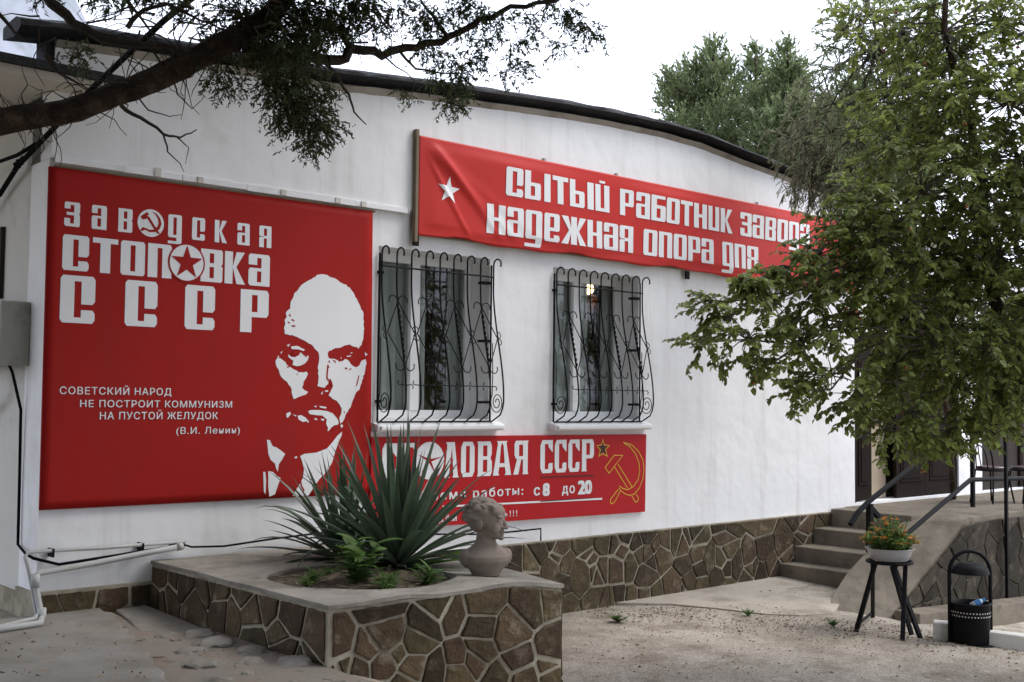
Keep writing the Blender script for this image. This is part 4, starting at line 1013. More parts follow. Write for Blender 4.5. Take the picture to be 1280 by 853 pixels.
# overhead service cable
oc = [at(-60, 290, 8.6), at(0, 243, 8.3), at(22, 208, 8.0), at(60, 168, 7.7), at(118, 108, 7.2), at(160, 68, 6.9), at(205, 26, 6.5), at(245, -6, 6.2), at(330, -80, 5.5), at(520, -260, 4.6)]
t = thing('overhead_cable', oc[1], 'thick black service cable slanting up across the juniper limb', 'cable')
MB().tube(oc, .018, 8).build('cord', CABLE, t, smooth=True)
oc2 = [at(-60, 215, 8.4), at(0, 202, 8.2), at(22, 194, 8.0), at(45, 180, 7.85)]
mb = MB(); mb.tube(oc2, .014, 8); mb.build('branch_cord', CABLE, t, smooth=True)
c = at(23, 205, 8.0); mb = MB()
for k in range(6):
    d = Vector((rnd.uniform(-1, 1), rnd.uniform(-1, 1), rnd.uniform(-1, 1)))*.035; mb.tube([c-d+Vector((0, 0, .03)), c, c+d-Vector((0, 0, .03))], [.012, .02, .012], 7)
mb.build('clamp', IRON, t)

# ================================================================== PLANTER
PZ = .845
pl = thing('stone_planter', (1.5, -1.2, 0), 'raised planter faced with brown crazy paving and topped with concrete', 'planter')
C0 = Vector((.77, 0, 0)); C1 = Vector((.77, -2.32, 0)); C2 = Vector((2.28, -2.67, 0)); C3 = Vector((2.50, -1.92, 0)); C4 = Vector((2.50, 0, 0))
def edge_rise(t):      # the front lip is built unevenly
    return (.050)*math.exp(-((t-.76)/.20)**2)+.022*math.exp(-((t-.3)/.2)**2)-.012*math.exp(-((t-.08)/.08)**2)
def top_z(x, y):
    t = (x-.77)/1.51; w = smooth((-y-1.55)/.85)
    return PZ+edge_rise(t)*w
nf = 18; front = [C1.lerp(C2, i/nf) for i in range(nf+1)]
outer = [C0]+[C0.lerp(C1, i/8) for i in range(1, 8)]+front+[C3, C4+Vector((0, -.05, 0))]
outer = [Vector((p.x+.008*mnoise.noise((p.x*9, p.y*9, 3)), (p.y+.010*mnoise.noise((p.x*9, p.y*9, 8))) if p.y < -.05 else -.05, 0)) for p in outer]
hole = []
for k in range(26):
    a = 2*math.pi*k/26; rx_, ry_ = .56, .66; hole.append(Vector((1.53+rx_*math.cos(a)*(1+.10*math.sin(3*a)), -1.60+ry_*math.sin(a)*(1+.08*math.cos(2*a+.5)), 0)))
tri = tessellate_polygon([outer, hole]); allp = outer+hole; no = len(outer); mb = MB()
tops = [Vector((p.x, p.y, top_z(p.x, p.y)+.007*mnoise.noise((p.x*6, p.y*6, 0)))) for p in allp]; th = .024
mb.add(tops, [tuple(t) for t in tri])
for i in range(no):
    j = (i+1) % no; a, b = tops[i], tops[j]; mb.add([a, b, b-Vector((0, 0, th)), a-Vector((0, 0, th))], [(0, 1, 2, 3)])
for i in range(len(hole)):
    j = (i+1) % len(hole); a, b = tops[no+i], tops[no+j]; mb.add([a, b, b-Vector((0, 0, .12)), a-Vector((0, 0, .12))], [(3, 2, 1, 0)])
weld(mb).build('coping', COPE, pl)
# soil bed
vs = []; fs = []; n = 22
for j in range(n+1):
    for i in range(n+1):
        x = 1.53-.68+1.36*i/n; y = -1.6-.78+1.56*j/n; d = math.hypot((x-1.53)/.62, (y+1.6)/.7)
        vs.append((x, y, PZ-.02+.06*smooth(1-d)+.02*mnoise.noise((x*7, y*7, 1))))
fs = [(j*(n+1)+i, j*(n+1)+i+1, (j+1)*(n+1)+i+1, (j+1)*(n+1)+i) for j in range(n) for i in range(n)]
raw_mesh('soil', vs, fs, SOIL, pl, smooth=True)
mb = MB(); zlow = -.25
ringp = [C0+Vector((.012, -.055, 0)), C1+Vector((.012, .012, 0))]+[p+Vector((0, .012, 0)) for p in front[1:-1]]+[C2+Vector((-.012, .012, 0)), C3+Vector((-.012, 0, 0)), C4+Vector((-.012, -.055, 0))]
n = len(ringp)
vs = [Vector((p.x, p.y, zlow)) for p in ringp]+[Vector((p.x, p.y, top_z(p.x, p.y)-th-.001)) for p in ringp]
mb.add(vs, [(i, (i+1) % n, n+(i+1) % n, n+i) for i in range(n-1)])
wallp = mb.build('wall', MORTAR, pl)
def face_fn(a, b, off=.012):
    d = (b-a); l = d.length; d = d/l; nrm = Vector((d.y, -d.x, 0))
    return l, (lambda u, v, t: a+d*u+nrm*(t-off)+Vector((0, 0, v)))
l, fn = face_fn(C0, C1)
stone_facing('stone_facing', wallp, STONE, [(.06, .18), (l-.035, -.2), (l-.035, PZ-.04), (.06, PZ-.04)], fn, 42, 17, gap=.036)
l, fn = face_fn(C1, C2)
bd = [(.035, -.2), (l-.012, -.2)]+[(t*l, PZ-.034+edge_rise(t)) for t in (.985, .9, .76, .62, .45, .3, .12)]+[(.035, PZ-.046)]
hull = []
for p in bd: hull.append(p)
def convex(P):
    P = sorted(set(P)); 
    def half(P):
        h = []
        for p in P:
            while len(h) > 1 and (h[-1][0]-h[-2][0])*(p[1]-h[-2][1])-(h[-1][1]-h[-2][1])*(p[0]-h[-2][0]) <= 0: h.pop()
            h.append(p)
        return h
    a = half(P); b = half(P[::-1]); return a[:-1]+b[:-1]
bd = [(.035, -.2), (l-.012, -.2), (l-.012, PZ-.030), (.76*l, PZ+.028), (.45*l, PZ-.012), (.035, PZ-.046)]
stone_facing('stone_facing', wallp, STONE, convex(bd), fn, 62, 29, gap=.034)
l, fn = face_fn(C2, C3); stone_facing('stone_facing', wallp, STONE, [(.012, -.2), (l, -.2), (l, PZ-.04), (.012, PZ-.035)], fn, 16, 31, gap=.03)
l, fn = face_fn(C3, C4); stone_facing('stone_facing', wallp, STONE, [(0, -.2), (l-.07, -.2), (l-.07, PZ-.04), (0, PZ-.04)], fn, 28, 33, gap=.03)

# ------------------------------------------------------------------ planter plants
def blade(vs, fs, base, d, length, width, droop, r, segs=8, stiff=.5, fold=.28):
    d = Vector(d).normalized(); side = d.cross(Vector((0, 0, 1)))
    if side.length < .1: side = Vector((1, 0, 0))
    side.normalize(); b = len(vs); p = Vector(base); cur = d.copy()
    tw = r.uniform(-.5, .5)
    for s in range(segs+1):
        t = s/segs; w = width*(.75+.9*t if t < .28 else 1.0)*(1-max(0, (t-.28)/.72)**1.6)
        nrm = side.cross(cur).normalized(); sd = (side*math.cos(tw*t)+nrm*math.sin(tw*t))
        vs.append(p-sd*w*.5+nrm*w*fold); vs.append(p.copy()); vs.append(p+sd*w*.5+nrm*w*fold)
        cur = (cur+Vector((0, 0, -1))*droop*(t**1.4)/segs*3).normalized(); p = p+cur*(length/segs)
    for s in range(segs):
        a = b+3*s; fs.append((a, a+1, a+4, a+3)); fs.append((a+1, a+2, a+5, a+4))
def rosette(name, label, base, n, length, width, seed, elmin=8, lean=(0, 0), stemh=.12, gaps=None):
    r = random.Random(seed); t = thing(name, base, label, 'yucca')
    vs = []; fs = []
    for k in range(n):
        q = (k+.5)/n; el = R(elmin+(90-elmin)*(q**.85)); az = k*2.39996+r.uniform(-.3, .3)
        d = Vector((math.cos(az)*math.cos(el)+lean[0], math.sin(az)*math.cos(el)+lean[1], math.sin(el)))
        b = Vector(base)+Vector((math.cos(az)*.05, math.sin(az)*.05, stemh*(.3+.7*q)))
        blade(vs, fs, b, d, length*r.uniform(.78, 1.08)*(.86+.14*math.sin(el)), width*r.uniform(.8, 1.15), r.uniform(.05, .62)*(1.25-q)**1.2*(2.2 if r.random() < .12 else 1), r)
    raw_mesh('foliage', vs, fs, YUCCA, t, smooth=True)
    vs = []; fs = []
    for k in range(16):
        az = r.uniform(0, 6.28); blade(vs, fs, Vector(base)+Vector((0, 0, .05)), (math.cos(az), math.sin(az), r.uniform(-.05, .25)), length*r.uniform(.35, .6), width*.7, r.uniform(.3, .8), r)
    raw_mesh('dry_leaves', vs, fs, LITTER2, t, smooth=True)
    MB().lathe([(.07, -.05), (.075, .02), (.06, stemh*.8), (.03, stemh)], base, 10).build('stem', BARK, t)
    return t
yb = on_z(497, 712, .83)
rosette('yucca', 'large spiky yucca in the middle of the stone planter, hiding part of the signboard', (yb.x, yb.y, .80), 100, .95, .066, 5, elmin=0, stemh=.14)
yb2 = on_z(428, 700, .83)
rosette('yucca', 'smaller spiky yucca at the left back of the planter, against the billboard foot', (yb2.x, yb2.y, .79), 60, .78, .054, 9, elmin=-4, lean=(-.15, .0), stemh=.12)
def leafy(name, label, base, h, n, ll, lw, seed, m=WEED, cat='plant', spread=.5):
    r = random.Random(seed); t = thing(name, base, label, cat); vs = []; fs = []; stems = MB()
    for s in range(n):
        az = r.uniform(0, 6.28); top = Vector(base)+Vector((math.cos(az)*h*spread*r.random(), math.sin(az)*h*spread*r.random(), h*r.uniform(.5, 1)))
        pts = [Vector(base), Vector(base).lerp(top, .5)+Vector((0, 0, h*.08)), top]; stems.tube(pts, [.006, .005, .003], 5)
        for k in range(9):
            q = pts[0].lerp(top, .25+.75*k/8); a = r.uniform(0, 6.28)
            blade(vs, fs, q, (math.cos(a), math.sin(a), r.uniform(.1, .7)), ll*r.uniform(.6, 1.1), lw*r.uniform(.7, 1.1), .35, r, segs=5, fold=.12)
    raw_mesh('leaves', vs, fs, m, t, smooth=True); stems.build('stem', m, t)
    return t
wb = on_z(447, 733, .83); leafy('broadleaf_weed', 'broad leaved green weed growing in front of the yuccas', (wb.x, wb.y, .80), .32, 7, .16, .085, 3)
wb = on_z(485, 738, .83); leafy('grass_tuft', 'short green grass tuft at the soil edge below the broad leaved weed', (wb.x, wb.y, .81), .13, 9, .11, .016, 8, cat='grass')
wb = on_z(535, 732, .83); leafy('grass_tuft', 'small green tuft between the large yucca and the bust', (wb.x, wb.y, .81), .14, 8, .11, .018, 12, cat='grass')
wb = on_z(555, 715, .85); 
r11 = random.Random(19)
for k in range(11):
    a_ = r11.uniform(0, 6.28); gx_, gy_ = 1.53+.50*math.cos(a_), -1.60+.56*math.sin(a_)
    if gy_ > -1.3: gy_ -= .35
    leafy('grass_tuft', 'short green grass tuft growing in the soil of the stone planter', (gx_, gy_, .81), r11.uniform(.06, .13), 4, .09, .014, 50+k, cat='grass')['group'] = 'grass tufts in the planter'
mb = MB()
for k in range(260):
    a_ = r11.uniform(0, 6.28); q_ = math.sqrt(r11.random()); c = Vector((1.53+.56*q_*math.cos(a_), -1.6+.62*q_*math.sin(a_), .845+.03*(1-q_))); d = Vector((r11.gauss(0, 1), r11.gauss(0, 1), r11.gauss(0, .3))).normalized()*r11.uniform(.01, .035); e = d.cross(Vector((0, 0, 1)))*.25
    mb.add([c-d, c+e+Vector((0, 0, .004)), c+d, c-e], [(0, 1, 2, 3)])
tag(mb.build('dry_leaves', LITTER2), 'dry brown leaf scraps lying on the soil of the planter', 'dry leaves', kind='stuff')
vs = []; fs = []; r9 = random.Random(4)
for d, ln in (((.6, -.75, .35), .55), ((.85, -.5, .3), .5), ((.7, -.6, .15), .62), ((.45, -.9, .45), .5)): blade(vs, fs, (yb.x+.15, yb.y-.12, .86), d, ln, .045, .55, r9)
raw_mesh('arching_leaves', vs, fs, WEED, None, smooth=True, origin=(yb.x+.15, yb.y-.12, .86)); tag(bpy.data.objects['arching_leaves'], 'pale green strap leaves arching over the planter lip beside the bust', 'plant')

# ================================================================== BUST
def bust_mesh():
    """head-and-shoulders figure facing +X, base at z = 0, built as one fused skin"""
    bm = bmesh.new()
    def ell(c, s, rot=None, seg=18):
        m = Matrix.Translation(Vector(c)) @ (rot or Matrix.Identity(4)) @ Matrix.Diagonal((*s, 1))
        bmesh.ops.create_uvsphere(bm, u_segments=seg, v_segments=12, radius=1, matrix=m)
    RY = lambda a: Matrix.Rotation(R(a), 4, 'Y'); RX = lambda a: Matrix.Rotation(R(a), 4, 'X')
    # chest and shoulders as one loft, turned towards the yard while the head looks along +X
    TQ = Matrix.Rotation(R(-50), 4, 'Z'); n = 40; rings = []
    for z, rx_, ry_, ox in ((-.004, .062, .078, .005), (.02, .070, .090, .005), (.05, .080, .112, .008), (.085, .092, .132, .012), (.112, .092, .140, .010), (.134, .082, .130, .004), (.152, .072, .106, -.002), (.168, .063, .082, -.005), (.184, .057, .064, -.006), (.205, .054, .056, -.004), (.235, .054, .054, .0), (.26, .05, .05, .0)):
        ring = []
        for k in range(n):
            a = 2*math.pi*k/n; ca, sa = math.cos(a), math.sin(a)
            q = (abs(ca)**2.15+abs(sa)**2.15)**(-1/2.15)
            ring.append(bm.verts.new(TQ @ Vector((ox+rx_*ca*q, ry_*sa*q, z))))
        rings.append(ring)
    for r0, r1 in zip(rings, rings[1:]):
        for k in range(n): bm.faces.new((r0[k], r0[(k+1) % n], r1[(k+1) % n], r1[k]))
    bm.faces.new(list(reversed(rings[0]))); bm.faces.new(rings[-1])
    for s in (-1, 1):
        ell(TQ @ Vector((-.004, s*.112, .098)), (.056, .044, .058), TQ @ RX(-22*s)); ell(TQ @ Vector((.050, s*.050, .105)), (.040, .050, .045), TQ)
    ell(TQ @ Vector((.03, 0, .158)), (.02, .075, .012), TQ @ RY(25))
    HS = 1.16
    def hd(c, s, rot=None, seg=20): ell((c[0]*HS, c[1]*HS, .205+(c[2]-.240)*HS), tuple(q*HS for q in s), rot, seg)
    # skull, face, jaw
    hd((-.014, 0, .352), (.094, .078, .086)); hd((.030, 0, .325), (.066, .064, .082)); hd((.052, 0, .270), (.036, .038, .028)); hd((.022, 0, .285), (.060, .054, .042))
    hd((.056, 0, .378), (.040, .056, .034))
    hd((.100, 0, .320), (.011, .010, .030), RY(-20)); hd((.107, 0, .303), (.012, .013, .010)); hd((.098, .012, .301), (.009, .008, .008)); hd((.098, -.012, .301), (.009, .008, .008))
    hd((.090, 0, .281), (.009, .022, .006)); hd((.087, 0, .269), (.009, .018, .006)); hd((.082, 0, .251), (.014, .018, .012))
    for s in (-1, 1):
        hd((.088, s*.030, .356), (.013, .024, .006)); hd((.079, s*.031, .337), (.008, .013, .008)); hd((.052, s*.030, .306), (.034, .030, .036)); hd((-.006, s*.076, .318), (.016, .010, .026))
    # short wavy hair swept back from the brow: thin locks laid on the skull
    r = random.Random(14)
    for k in range(230):
        th = r.uniform(0, math.pi*2); ph = r.uniform(-.30, 1.5)
        x = -.022+.096*math.cos(ph)*math.cos(th); y = .081*math.cos(ph)*math.sin(th); z = .358+.088*math.sin(ph)
        if x > .030 and z < .402: continue
        if x > -.022 and z < .372: continue
        cc = Vector((-.022, 0, .358)); dv = Vector((x, y, z))-cc; p_ = cc+dv*.93; hd(tuple(p_), (r.uniform(.012, .020), r.uniform(.012, .018), r.uniform(.010, .015)), None, 10)
    for k in range(9): hd((.048+.005*math.sin(k*2), -.052+.013*k, .402+.004*math.cos(k*1.7)), (.020, .010, .012), Matrix.Rotation(.5*math.sin(k), 4, 'Z'), 10)
    me = bpy.data.meshes.new('bust'); bm.to_mesh(me); bm.free()
    o = bpy.data.objects.new('bust_tmp', me); COL.objects.link(o)
    md = o.modifiers.new('r', 'REMESH'); md.mode = 'VOXEL'; md.voxel_size = .004
    sm = o.modifiers.new('s', 'SMOOTH'); sm.factor = .5; sm.iterations = 3
    dg = bpy.context.evaluated_depsgraph_get(); me2 = bpy.data.meshes.new_from_object(o.evaluated_get(dg))
    bpy.data.objects.remove(o); me2.polygons.foreach_set('use_smooth', [True]*len(me2.polygons))
    # cut the base flat
    for v in me2.vertices:
        if v.co.z < 0: v.co.z = 0
        v.co += Vector((1, 1, 1))*.0010*mnoise.noise(v.co*60)
    me2.materials.clear(); me2.materials.append(BUST); return me2
bu = bpy.data.objects.new('bust', bust_mesh()); COL.objects.link(bu)
bp = on_z(607, 716, .885); bu.location = (bp.x, bp.y, top_z(bp.x, bp.y)-.004); bu.scale = (1.12, 1.12, 1.12)
fd = RT*.93-FWD*.36; bu.rotation_euler = (0, 0, math.atan2(fd.y, fd.x))
tag(bu, 'weathered grey plaster bust of a curly haired child on the planter corner', 'bust')

# ================================================================== PORCH: steps, ramp cheek, platform
PH = .735; PYF = -1.60
po = thing('entrance_porch', (9.4, -.8, 0), 'concrete entrance porch with four steps and a stone faced front', 'porch')
sx = [(8.34, .17), (8.63, .347), (9.02, .528)]
prev = -.3
nose = [8.34, 8.63, 9.02, 9.40]; hz = [.17, .347, .528, PH]
for i in range(4):
    x0_ = nose[i]; x1_ = nose[i+1] if i < 3 else 9.78
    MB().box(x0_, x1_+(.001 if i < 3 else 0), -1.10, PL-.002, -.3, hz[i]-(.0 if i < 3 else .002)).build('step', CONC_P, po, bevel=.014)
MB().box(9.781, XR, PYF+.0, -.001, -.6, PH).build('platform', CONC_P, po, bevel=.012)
# sloping cheek beside the steps, flaring at its foot
lt = [(9.80, -1.04, PH+.006), (9.35, -1.02, .66), (8.7, -.98, .40), (8.2, -1.02, .20), (7.8, -1.12, .05), (7.35, -1.32, -.06)]
rt = [(9.80, PYF, PH+.006), (9.56, PYF, .70), (9.1, PYF-.01, .44), (8.6, PYF-.02, .16), (8.25, PYF-.03, -.03), (7.85, PYF-.05, -.22)]
vs = []; fs = []
for a, b in zip(lt, rt):
    for k in range(5):
        p = Vector(a).lerp(Vector(b), k/4); vs.append((p.x, p.y, p.z+.012*math.sin(math.pi*k/4)+.01*mnoise.noise((p.x*3, p.y*3, 0))))
n = len(lt)
fs = [(i*5+k, i*5+k+1, (i+1)*5+k+1, (i+1)*5+k) for i in range(n-1) for k in range(4)]
b0 = len(vs)
vs += [(p[0], p[1], -.7) for p in lt]+[(p[0], p[1], -.7) for p in rt]
fs += [(i*5, (i+1)*5, b0+i+1, b0+i) for i in range(n-1)]+[((i+1)*5+4, i*5+4, b0+n+i, b0+n+i+1) for i in range(n-1)]
MB().add(vs, fs).build('ramp_cheek', CONC_P, po)
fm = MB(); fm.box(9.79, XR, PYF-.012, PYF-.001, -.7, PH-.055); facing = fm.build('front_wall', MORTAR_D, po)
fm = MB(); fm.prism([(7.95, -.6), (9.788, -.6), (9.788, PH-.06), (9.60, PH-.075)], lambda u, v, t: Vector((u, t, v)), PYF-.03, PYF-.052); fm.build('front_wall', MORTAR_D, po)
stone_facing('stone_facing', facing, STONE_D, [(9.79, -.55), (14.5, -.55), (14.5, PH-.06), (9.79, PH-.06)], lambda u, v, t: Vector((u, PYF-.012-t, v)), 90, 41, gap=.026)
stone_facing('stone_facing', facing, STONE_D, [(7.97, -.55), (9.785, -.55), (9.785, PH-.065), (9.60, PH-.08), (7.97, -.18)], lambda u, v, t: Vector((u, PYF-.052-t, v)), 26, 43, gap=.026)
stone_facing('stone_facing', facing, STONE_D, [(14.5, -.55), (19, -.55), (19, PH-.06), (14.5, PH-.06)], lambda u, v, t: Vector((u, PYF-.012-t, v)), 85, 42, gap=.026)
# low concrete footing and whitewashed kerb
ka = on_ground(1100, 779); kb = on_ground(1168, 790)
def kerb(name, pts, w, h, m):
    mb = MB()
    for a, b in zip(pts, pts[1:]):
        a = Vector(a); b = Vector(b); d = (b-a).normalized(); s = Vector((-d.y, d.x, 0))*w
        za, zb = ground_z(a.x, a.y), ground_z(b.x, b.y)
        q = [(a, za), (b, zb), (b+s, zb), (a+s, za)]
        mb.add([(p.x, p.y, z-.15) for p, z in q]+[(p.x, p.y, z+h) for p, z in q], [(0, 3, 2, 1), (4, 5, 6, 7), (0, 1, 5, 4), (1, 2, 6, 5), (2, 3, 7, 6), (3, 0, 4, 7)])
    return tag(mb.build(name, m, bevel=.015), kind='structure')
k0 = on_ground(1167, 801); k1 = on_ground(1191, 803.5); k2 = on_ground(1300, 818); k3 = k1.lerp(k2, 1.0)+(k2-k1)*2
kerb('kerb', [k0, k0.lerp(k1, .92)], .16, .155, KERBW)
kerb('kerb', [k0.lerp(k1, 1.02), k2, k3], .14, .13, KERBW)
kerb('footing', [(8.0, -1.95, 0), (12.5, -1.95, 0)], .28, .10, CONC_P)

# handrails
hr = thing('handrail', (8.6, -1.0, .35), 'black steel handrail on the wall side of the sloping cheek, hooked at its lower end', 'handrail', None)
pts = [on_y(1063, 656, -1.0), on_y(1072, 641, -1.0), on_y(1086, 627, -1.0), on_y(1130, 592, -1.0), on_y(1182, 550, -1.0), on_y(1215, 523, -1.0), on_y(1260, 521, -1.0)]
for a, b in zip(pts, pts[1:]): pass
mb = MB()
mb.tube(pts, .03, 8); mb.build('rail', IRON, hr)
pf = on_y(1087, 630, -1.0); MB().bar((pf.x, -1.0, .30), (pf.x, -1.0, pf.z), .06).build('post', IRON, hr); MB().bar((pf.x+.18, -1.0, pf.z-.15), (pf.x-.02, -1.0, pf.z-.02), .05).build('brace', IRON, hr)
pe = pts[-2]; MB().bar((pe.x, -1.0, PH), (pe.x, -1.0, pe.z), .045).build('post', IRON, hr)
hr2 = thing('handrail', (9.8, -1.55, PH), 'black steel handrail on the outer side of the sloping cheek, level along the porch', 'handrail', None)
pts = [on_y(1126, 674, -1.56), on_y(1213, 600, -1.56), on_y(1282, 598, -1.56), on_y(1282, 598, -1.56)+Vector((3, 0, 0))]
MB().tube(pts, .026, 8).build('rail', IRON, hr2)
p = pts[2]; MB().bar((p.x, -1.56, PH), (p.x, -1.56, p.z), .04).build('post', IRON, hr2)
pq = on_y(1258, 650, -1.68); zt = on_y(1258, 524, -1.68).z
rl = thing('porch_railing', (pq.x, -1.68, .5), 'tall thin black railing post with a top rail at the right end of the porch', 'railing')
MB().bar((pq.x, -1.68, -.55), (pq.x, -1.68, zt), .035).build('post', IRON, rl)
MB().bar((pq.x-.45, -1.68, zt-.02), (pq.x+3.2, -1.68, zt-.02), .03).build('rail', IRON, rl)
MB().bar((pq.x+3.1, -1.68, PH-.4), (pq.x+3.1, -1.68, zt-.04), .035).build('post', IRON, rl)

# bistro chairs
def chair(loc, rz, label):
    t = thing('bistro_chair', (0, 0, 0), label, 'chair', 'metal chairs on the porch')
    mb = MB(); mb.lathe([(.005, .435), (.185, .435), (.20, .45), (.195, .468), (.12, .478), (.005, .478)], (0, 0, 0), 22); mb.build('seat', SEATM, t, smooth=True)
    MB().tube([(.2*math.cos(a*.2618), .2*math.sin(a*.2618), .425) for a in range(24)], .011, 8, closed=True).build('seat_ring', IRON, t)
    for sx_, sy_ in ((1, 1), (1, -1), (-1, 1), (-1, -1)):
        MB().tube([(.14*sx_, .14*sy_, .43), (.165*sx_, .16*sy_, .2), (.20*sx_, .18*sy_, 0)], .011, 8).build('leg', IRON, t, smooth=True)
    pts = []
    for k in range(17):
        a = math.pi*k/16; pts.append((-.17-.10*math.sin(a), .17*math.cos(a), .45+.42*math.sin(a)**.6))
    mb = MB(); mb.tube(pts, .011, 8)
    pts = [(-.18-.06*math.sin(math.pi*k/12), .09*math.cos(math.pi*k/12), .45+.30*math.sin(math.pi*k/12)**.6) for k in range(13)]
    mb.tube(pts, .008, 8); mb.tube([(-.19, 0, .45), (-.24, 0, .65), (-.265, 0, .865)], .007, 6)
    mb.build('backrest', IRON, t, smooth=True)
    t.location = loc; t.rotation_euler = (0, 0, rz); return t
ch = chair((11.92, -.85, PH), R(-15), 'black metal bistro chair with a round seat in front of the white pillar')
dup(ch, (12.35, -1.12, PH), R(150), 'black metal bistro chair at the right edge, its seat behind the thin railing post')

# ================================================================== FLOWER STAND, BASIN, MARIGOLDS
pcs = [on_ground(1070, 789), on_ground(1128, 801), on_ground(1151, 798), on_ground(1091, 772)]
fl = sum(pcs, Vector())/4
dep = (on_ground(1112, 790)-CAM).dot(FWD); sc_ = on_ground(1112, 790)
top = at(1112, 700, (sc_-CAM).dot(FWD))
fs_ = thing('plant_stand', (top.x, top.y, ground_z(top.x, top.y)), 'black four legged steel stand under the marigold basin', 'plant stand')
RTH = Vector((RT.x, RT.y, 0)).normalized(); FWH = Vector((FWD.x, FWD.y, 0)).normalized()
tz = top.z
tc_ = [top-RTH*.15-FWH*.06, top+RTH*.10-FWH*.12, top+RTH*.04+FWH*.04, top-RTH*.12+FWH*.10]
tc_ = [Vector((p.x, p.y, tz-.03)) for p in tc_]
feet = [Vector((p.x, p.y, ground_z(p.x, p.y)-.01)) for p in pcs]
for a, b in zip(tc_, feet): MB().bar(a, b, .038, .03).build('leg', IRON, fs_, bevel=.003)
MB().bar(top+RTH*.0-FWH*.06+Vector((0, 0, -.05)), feet[1].lerp(feet[2], .5)+Vector((0, 0, .05)), .03).build('brace', IRON, fs_)
MB().bar(feet[0]+Vector((0, 0, .06)), feet[3]+Vector((0, 0, .06)), .02).build('stretcher', IRON, fs_)
MB().tube([(top.x+.195*math.cos(a*.2618), top.y+.195*math.sin(a*.2618), tz-.015) for a in range(24)], .013, 8, closed=True).build('ring', IRON, fs_)
MB().bar(top-RTH*.19+Vector((0, 0, -.02)), top+RTH*.19+Vector((0, 0, -.02)), .03, .012).bar(top-FWH*.19+Vector((0, 0, -.033)), top+FWH*.19+Vector((0, 0, -.033)), .03, .012).build('crossbar', IRON, fs_)
bs = thing('flower_basin', (top.x, top.y, tz), 'round grey enamel basin planted with marigolds', 'basin')
MB().lathe([(.15, 0), (.165, .01), (.195, .085), (.205, .10), (.212, .104), (.205, .108), (.192, .10), (.18, .07)], (top.x, top.y, tz), 30, cap=False).build('bowl', ENAMEL, bs, smooth=True)
MB().lathe([(.001, .072), (.17, .07), (.184, .075)], (top.x, top.y, tz), 24, cap=False).build('soil', SOIL, bs)
mg = thing('marigolds', (top.x, top.y, tz+.07), 'bushy orange marigolds growing in the grey basin', 'flowers')
vs = []; fs = []; stm = MB(); r5 = random.Random(8); heads = []
for k in range(120):
    az = r5.uniform(0, 6.28); q = math.sqrt(r5.random()); b = Vector((top.x+math.cos(az)*.14*q, top.y+math.sin(az)*.14*q, tz+.075))
    tp = Vector((top.x+math.cos(az)*.29*q*r5.uniform(.7, 1.05), top.y+math.sin(az)*.29*q*r5.uniform(.7, 1.05), tz+.075+(.30-.20*q*q)*r5.uniform(.45, 1.1)))
    pts = [b, b.lerp(tp, .5)+Vector((0, 0, .03)), tp]; stm.tube(pts, [.004, .003, .002], 4, caps=False)
    for s in range(12):
        p = pts[0].lerp(tp, .15+.85*s/11)+Vector((0, 0, .03*math.sin(math.pi*s/11))); a = r5.uniform(0, 6.28)
        blade(vs, fs, p, (math.cos(a), math.sin(a), r5.uniform(-.2, .8)), r5.uniform(.035, .075), .014, .3, r5, segs=3, fold=.1)
    if k % 3 == 0 or q > .85: heads.append(tp)
raw_mesh('leaves', vs, fs, mat('marigold_leaf', (.15, .24, .05), .55, .2, 6, island=.35, transl=.4), mg); stm.build('stems', WEED, mg)
for h in heads[:60]:
    mb = MB(); s = r5.uniform(.014, .023)
    for ring, (rad, zz) in enumerate(((1, 0), (.7, .35), (.35, .6))):
        for k in range(9):
            a = 2*math.pi*k/9+ring; w = .38
            mb.add([h+Vector((math.cos(a-w)*s*rad*.5, math.sin(a-w)*s*rad*.5, s*zz*.6)), h+Vector((math.cos(a-w*.7)*s*rad*1.15, math.sin(a-w*.7)*s*rad*1.15, s*zz)), h+Vector((math.cos(a+w*.7)*s*rad*1.15, math.sin(a+w*.7)*s*rad*1.15, s*zz)), h+Vector((math.cos(a+w)*s*rad*.5, math.sin(a+w)*s*rad*.5, s*zz*.6))], [(0, 1, 2, 3)])
    mb.build('bloom', PETAL, mg)

# ================================================================== LITTER BIN
bc = on_ground(1213, 806); bd_ = (bc-CAM).dot(FWD); u = bd_/F_PX
bn = thing('litter_bin', bc, 'black metal litter bin with a tall arched handle and hood', 'litter bin')
hb_ = 50*u; rb = 24*u
MB().lathe([(.001, .02), (rb*.93, .02), (rb*.95, .03), (rb, hb_), (rb*1.05, hb_+.005), (rb*1.05, hb_+.02), (rb*.97, hb_+.02), (rb*.95, hb_-.03), (rb*.88, .05), (.001, .045)], bc, 30, cap=False).build('body', IRON, bn, smooth=True)
MB().lathe([(.001, 0), (rb*1.22, 0), (rb*1.22, .014), (rb*.9, .019), (.001, .019)], bc, 28, cap=False).build('base_plate', IRON, bn)
mb = MB(); hh = 116*u; pts = []
for s in (-1,): pass
pts = [bc+RTH*(-rb*1.07)+Vector((0, 0, .02))]+[bc+RTH*(-rb*1.07)+Vector((0, 0, hh-rb*1.07))]
pts += [bc+RTH*(-rb*1.07*math.cos(math.pi*k/12))+Vector((0, 0, hh-rb*1.07+rb*1.07*math.sin(math.pi*k/12))) for k in range(1, 12)]
pts += [bc+RTH*(rb*1.07)+Vector((0, 0, hh-rb*1.07)), bc+RTH*(rb*1.07)+Vector((0, 0, .02))]
mb.tube(pts, .016, 8); mb.build('arch', IRON, bn, smooth=True)
hz_ = hh-rb*1.15
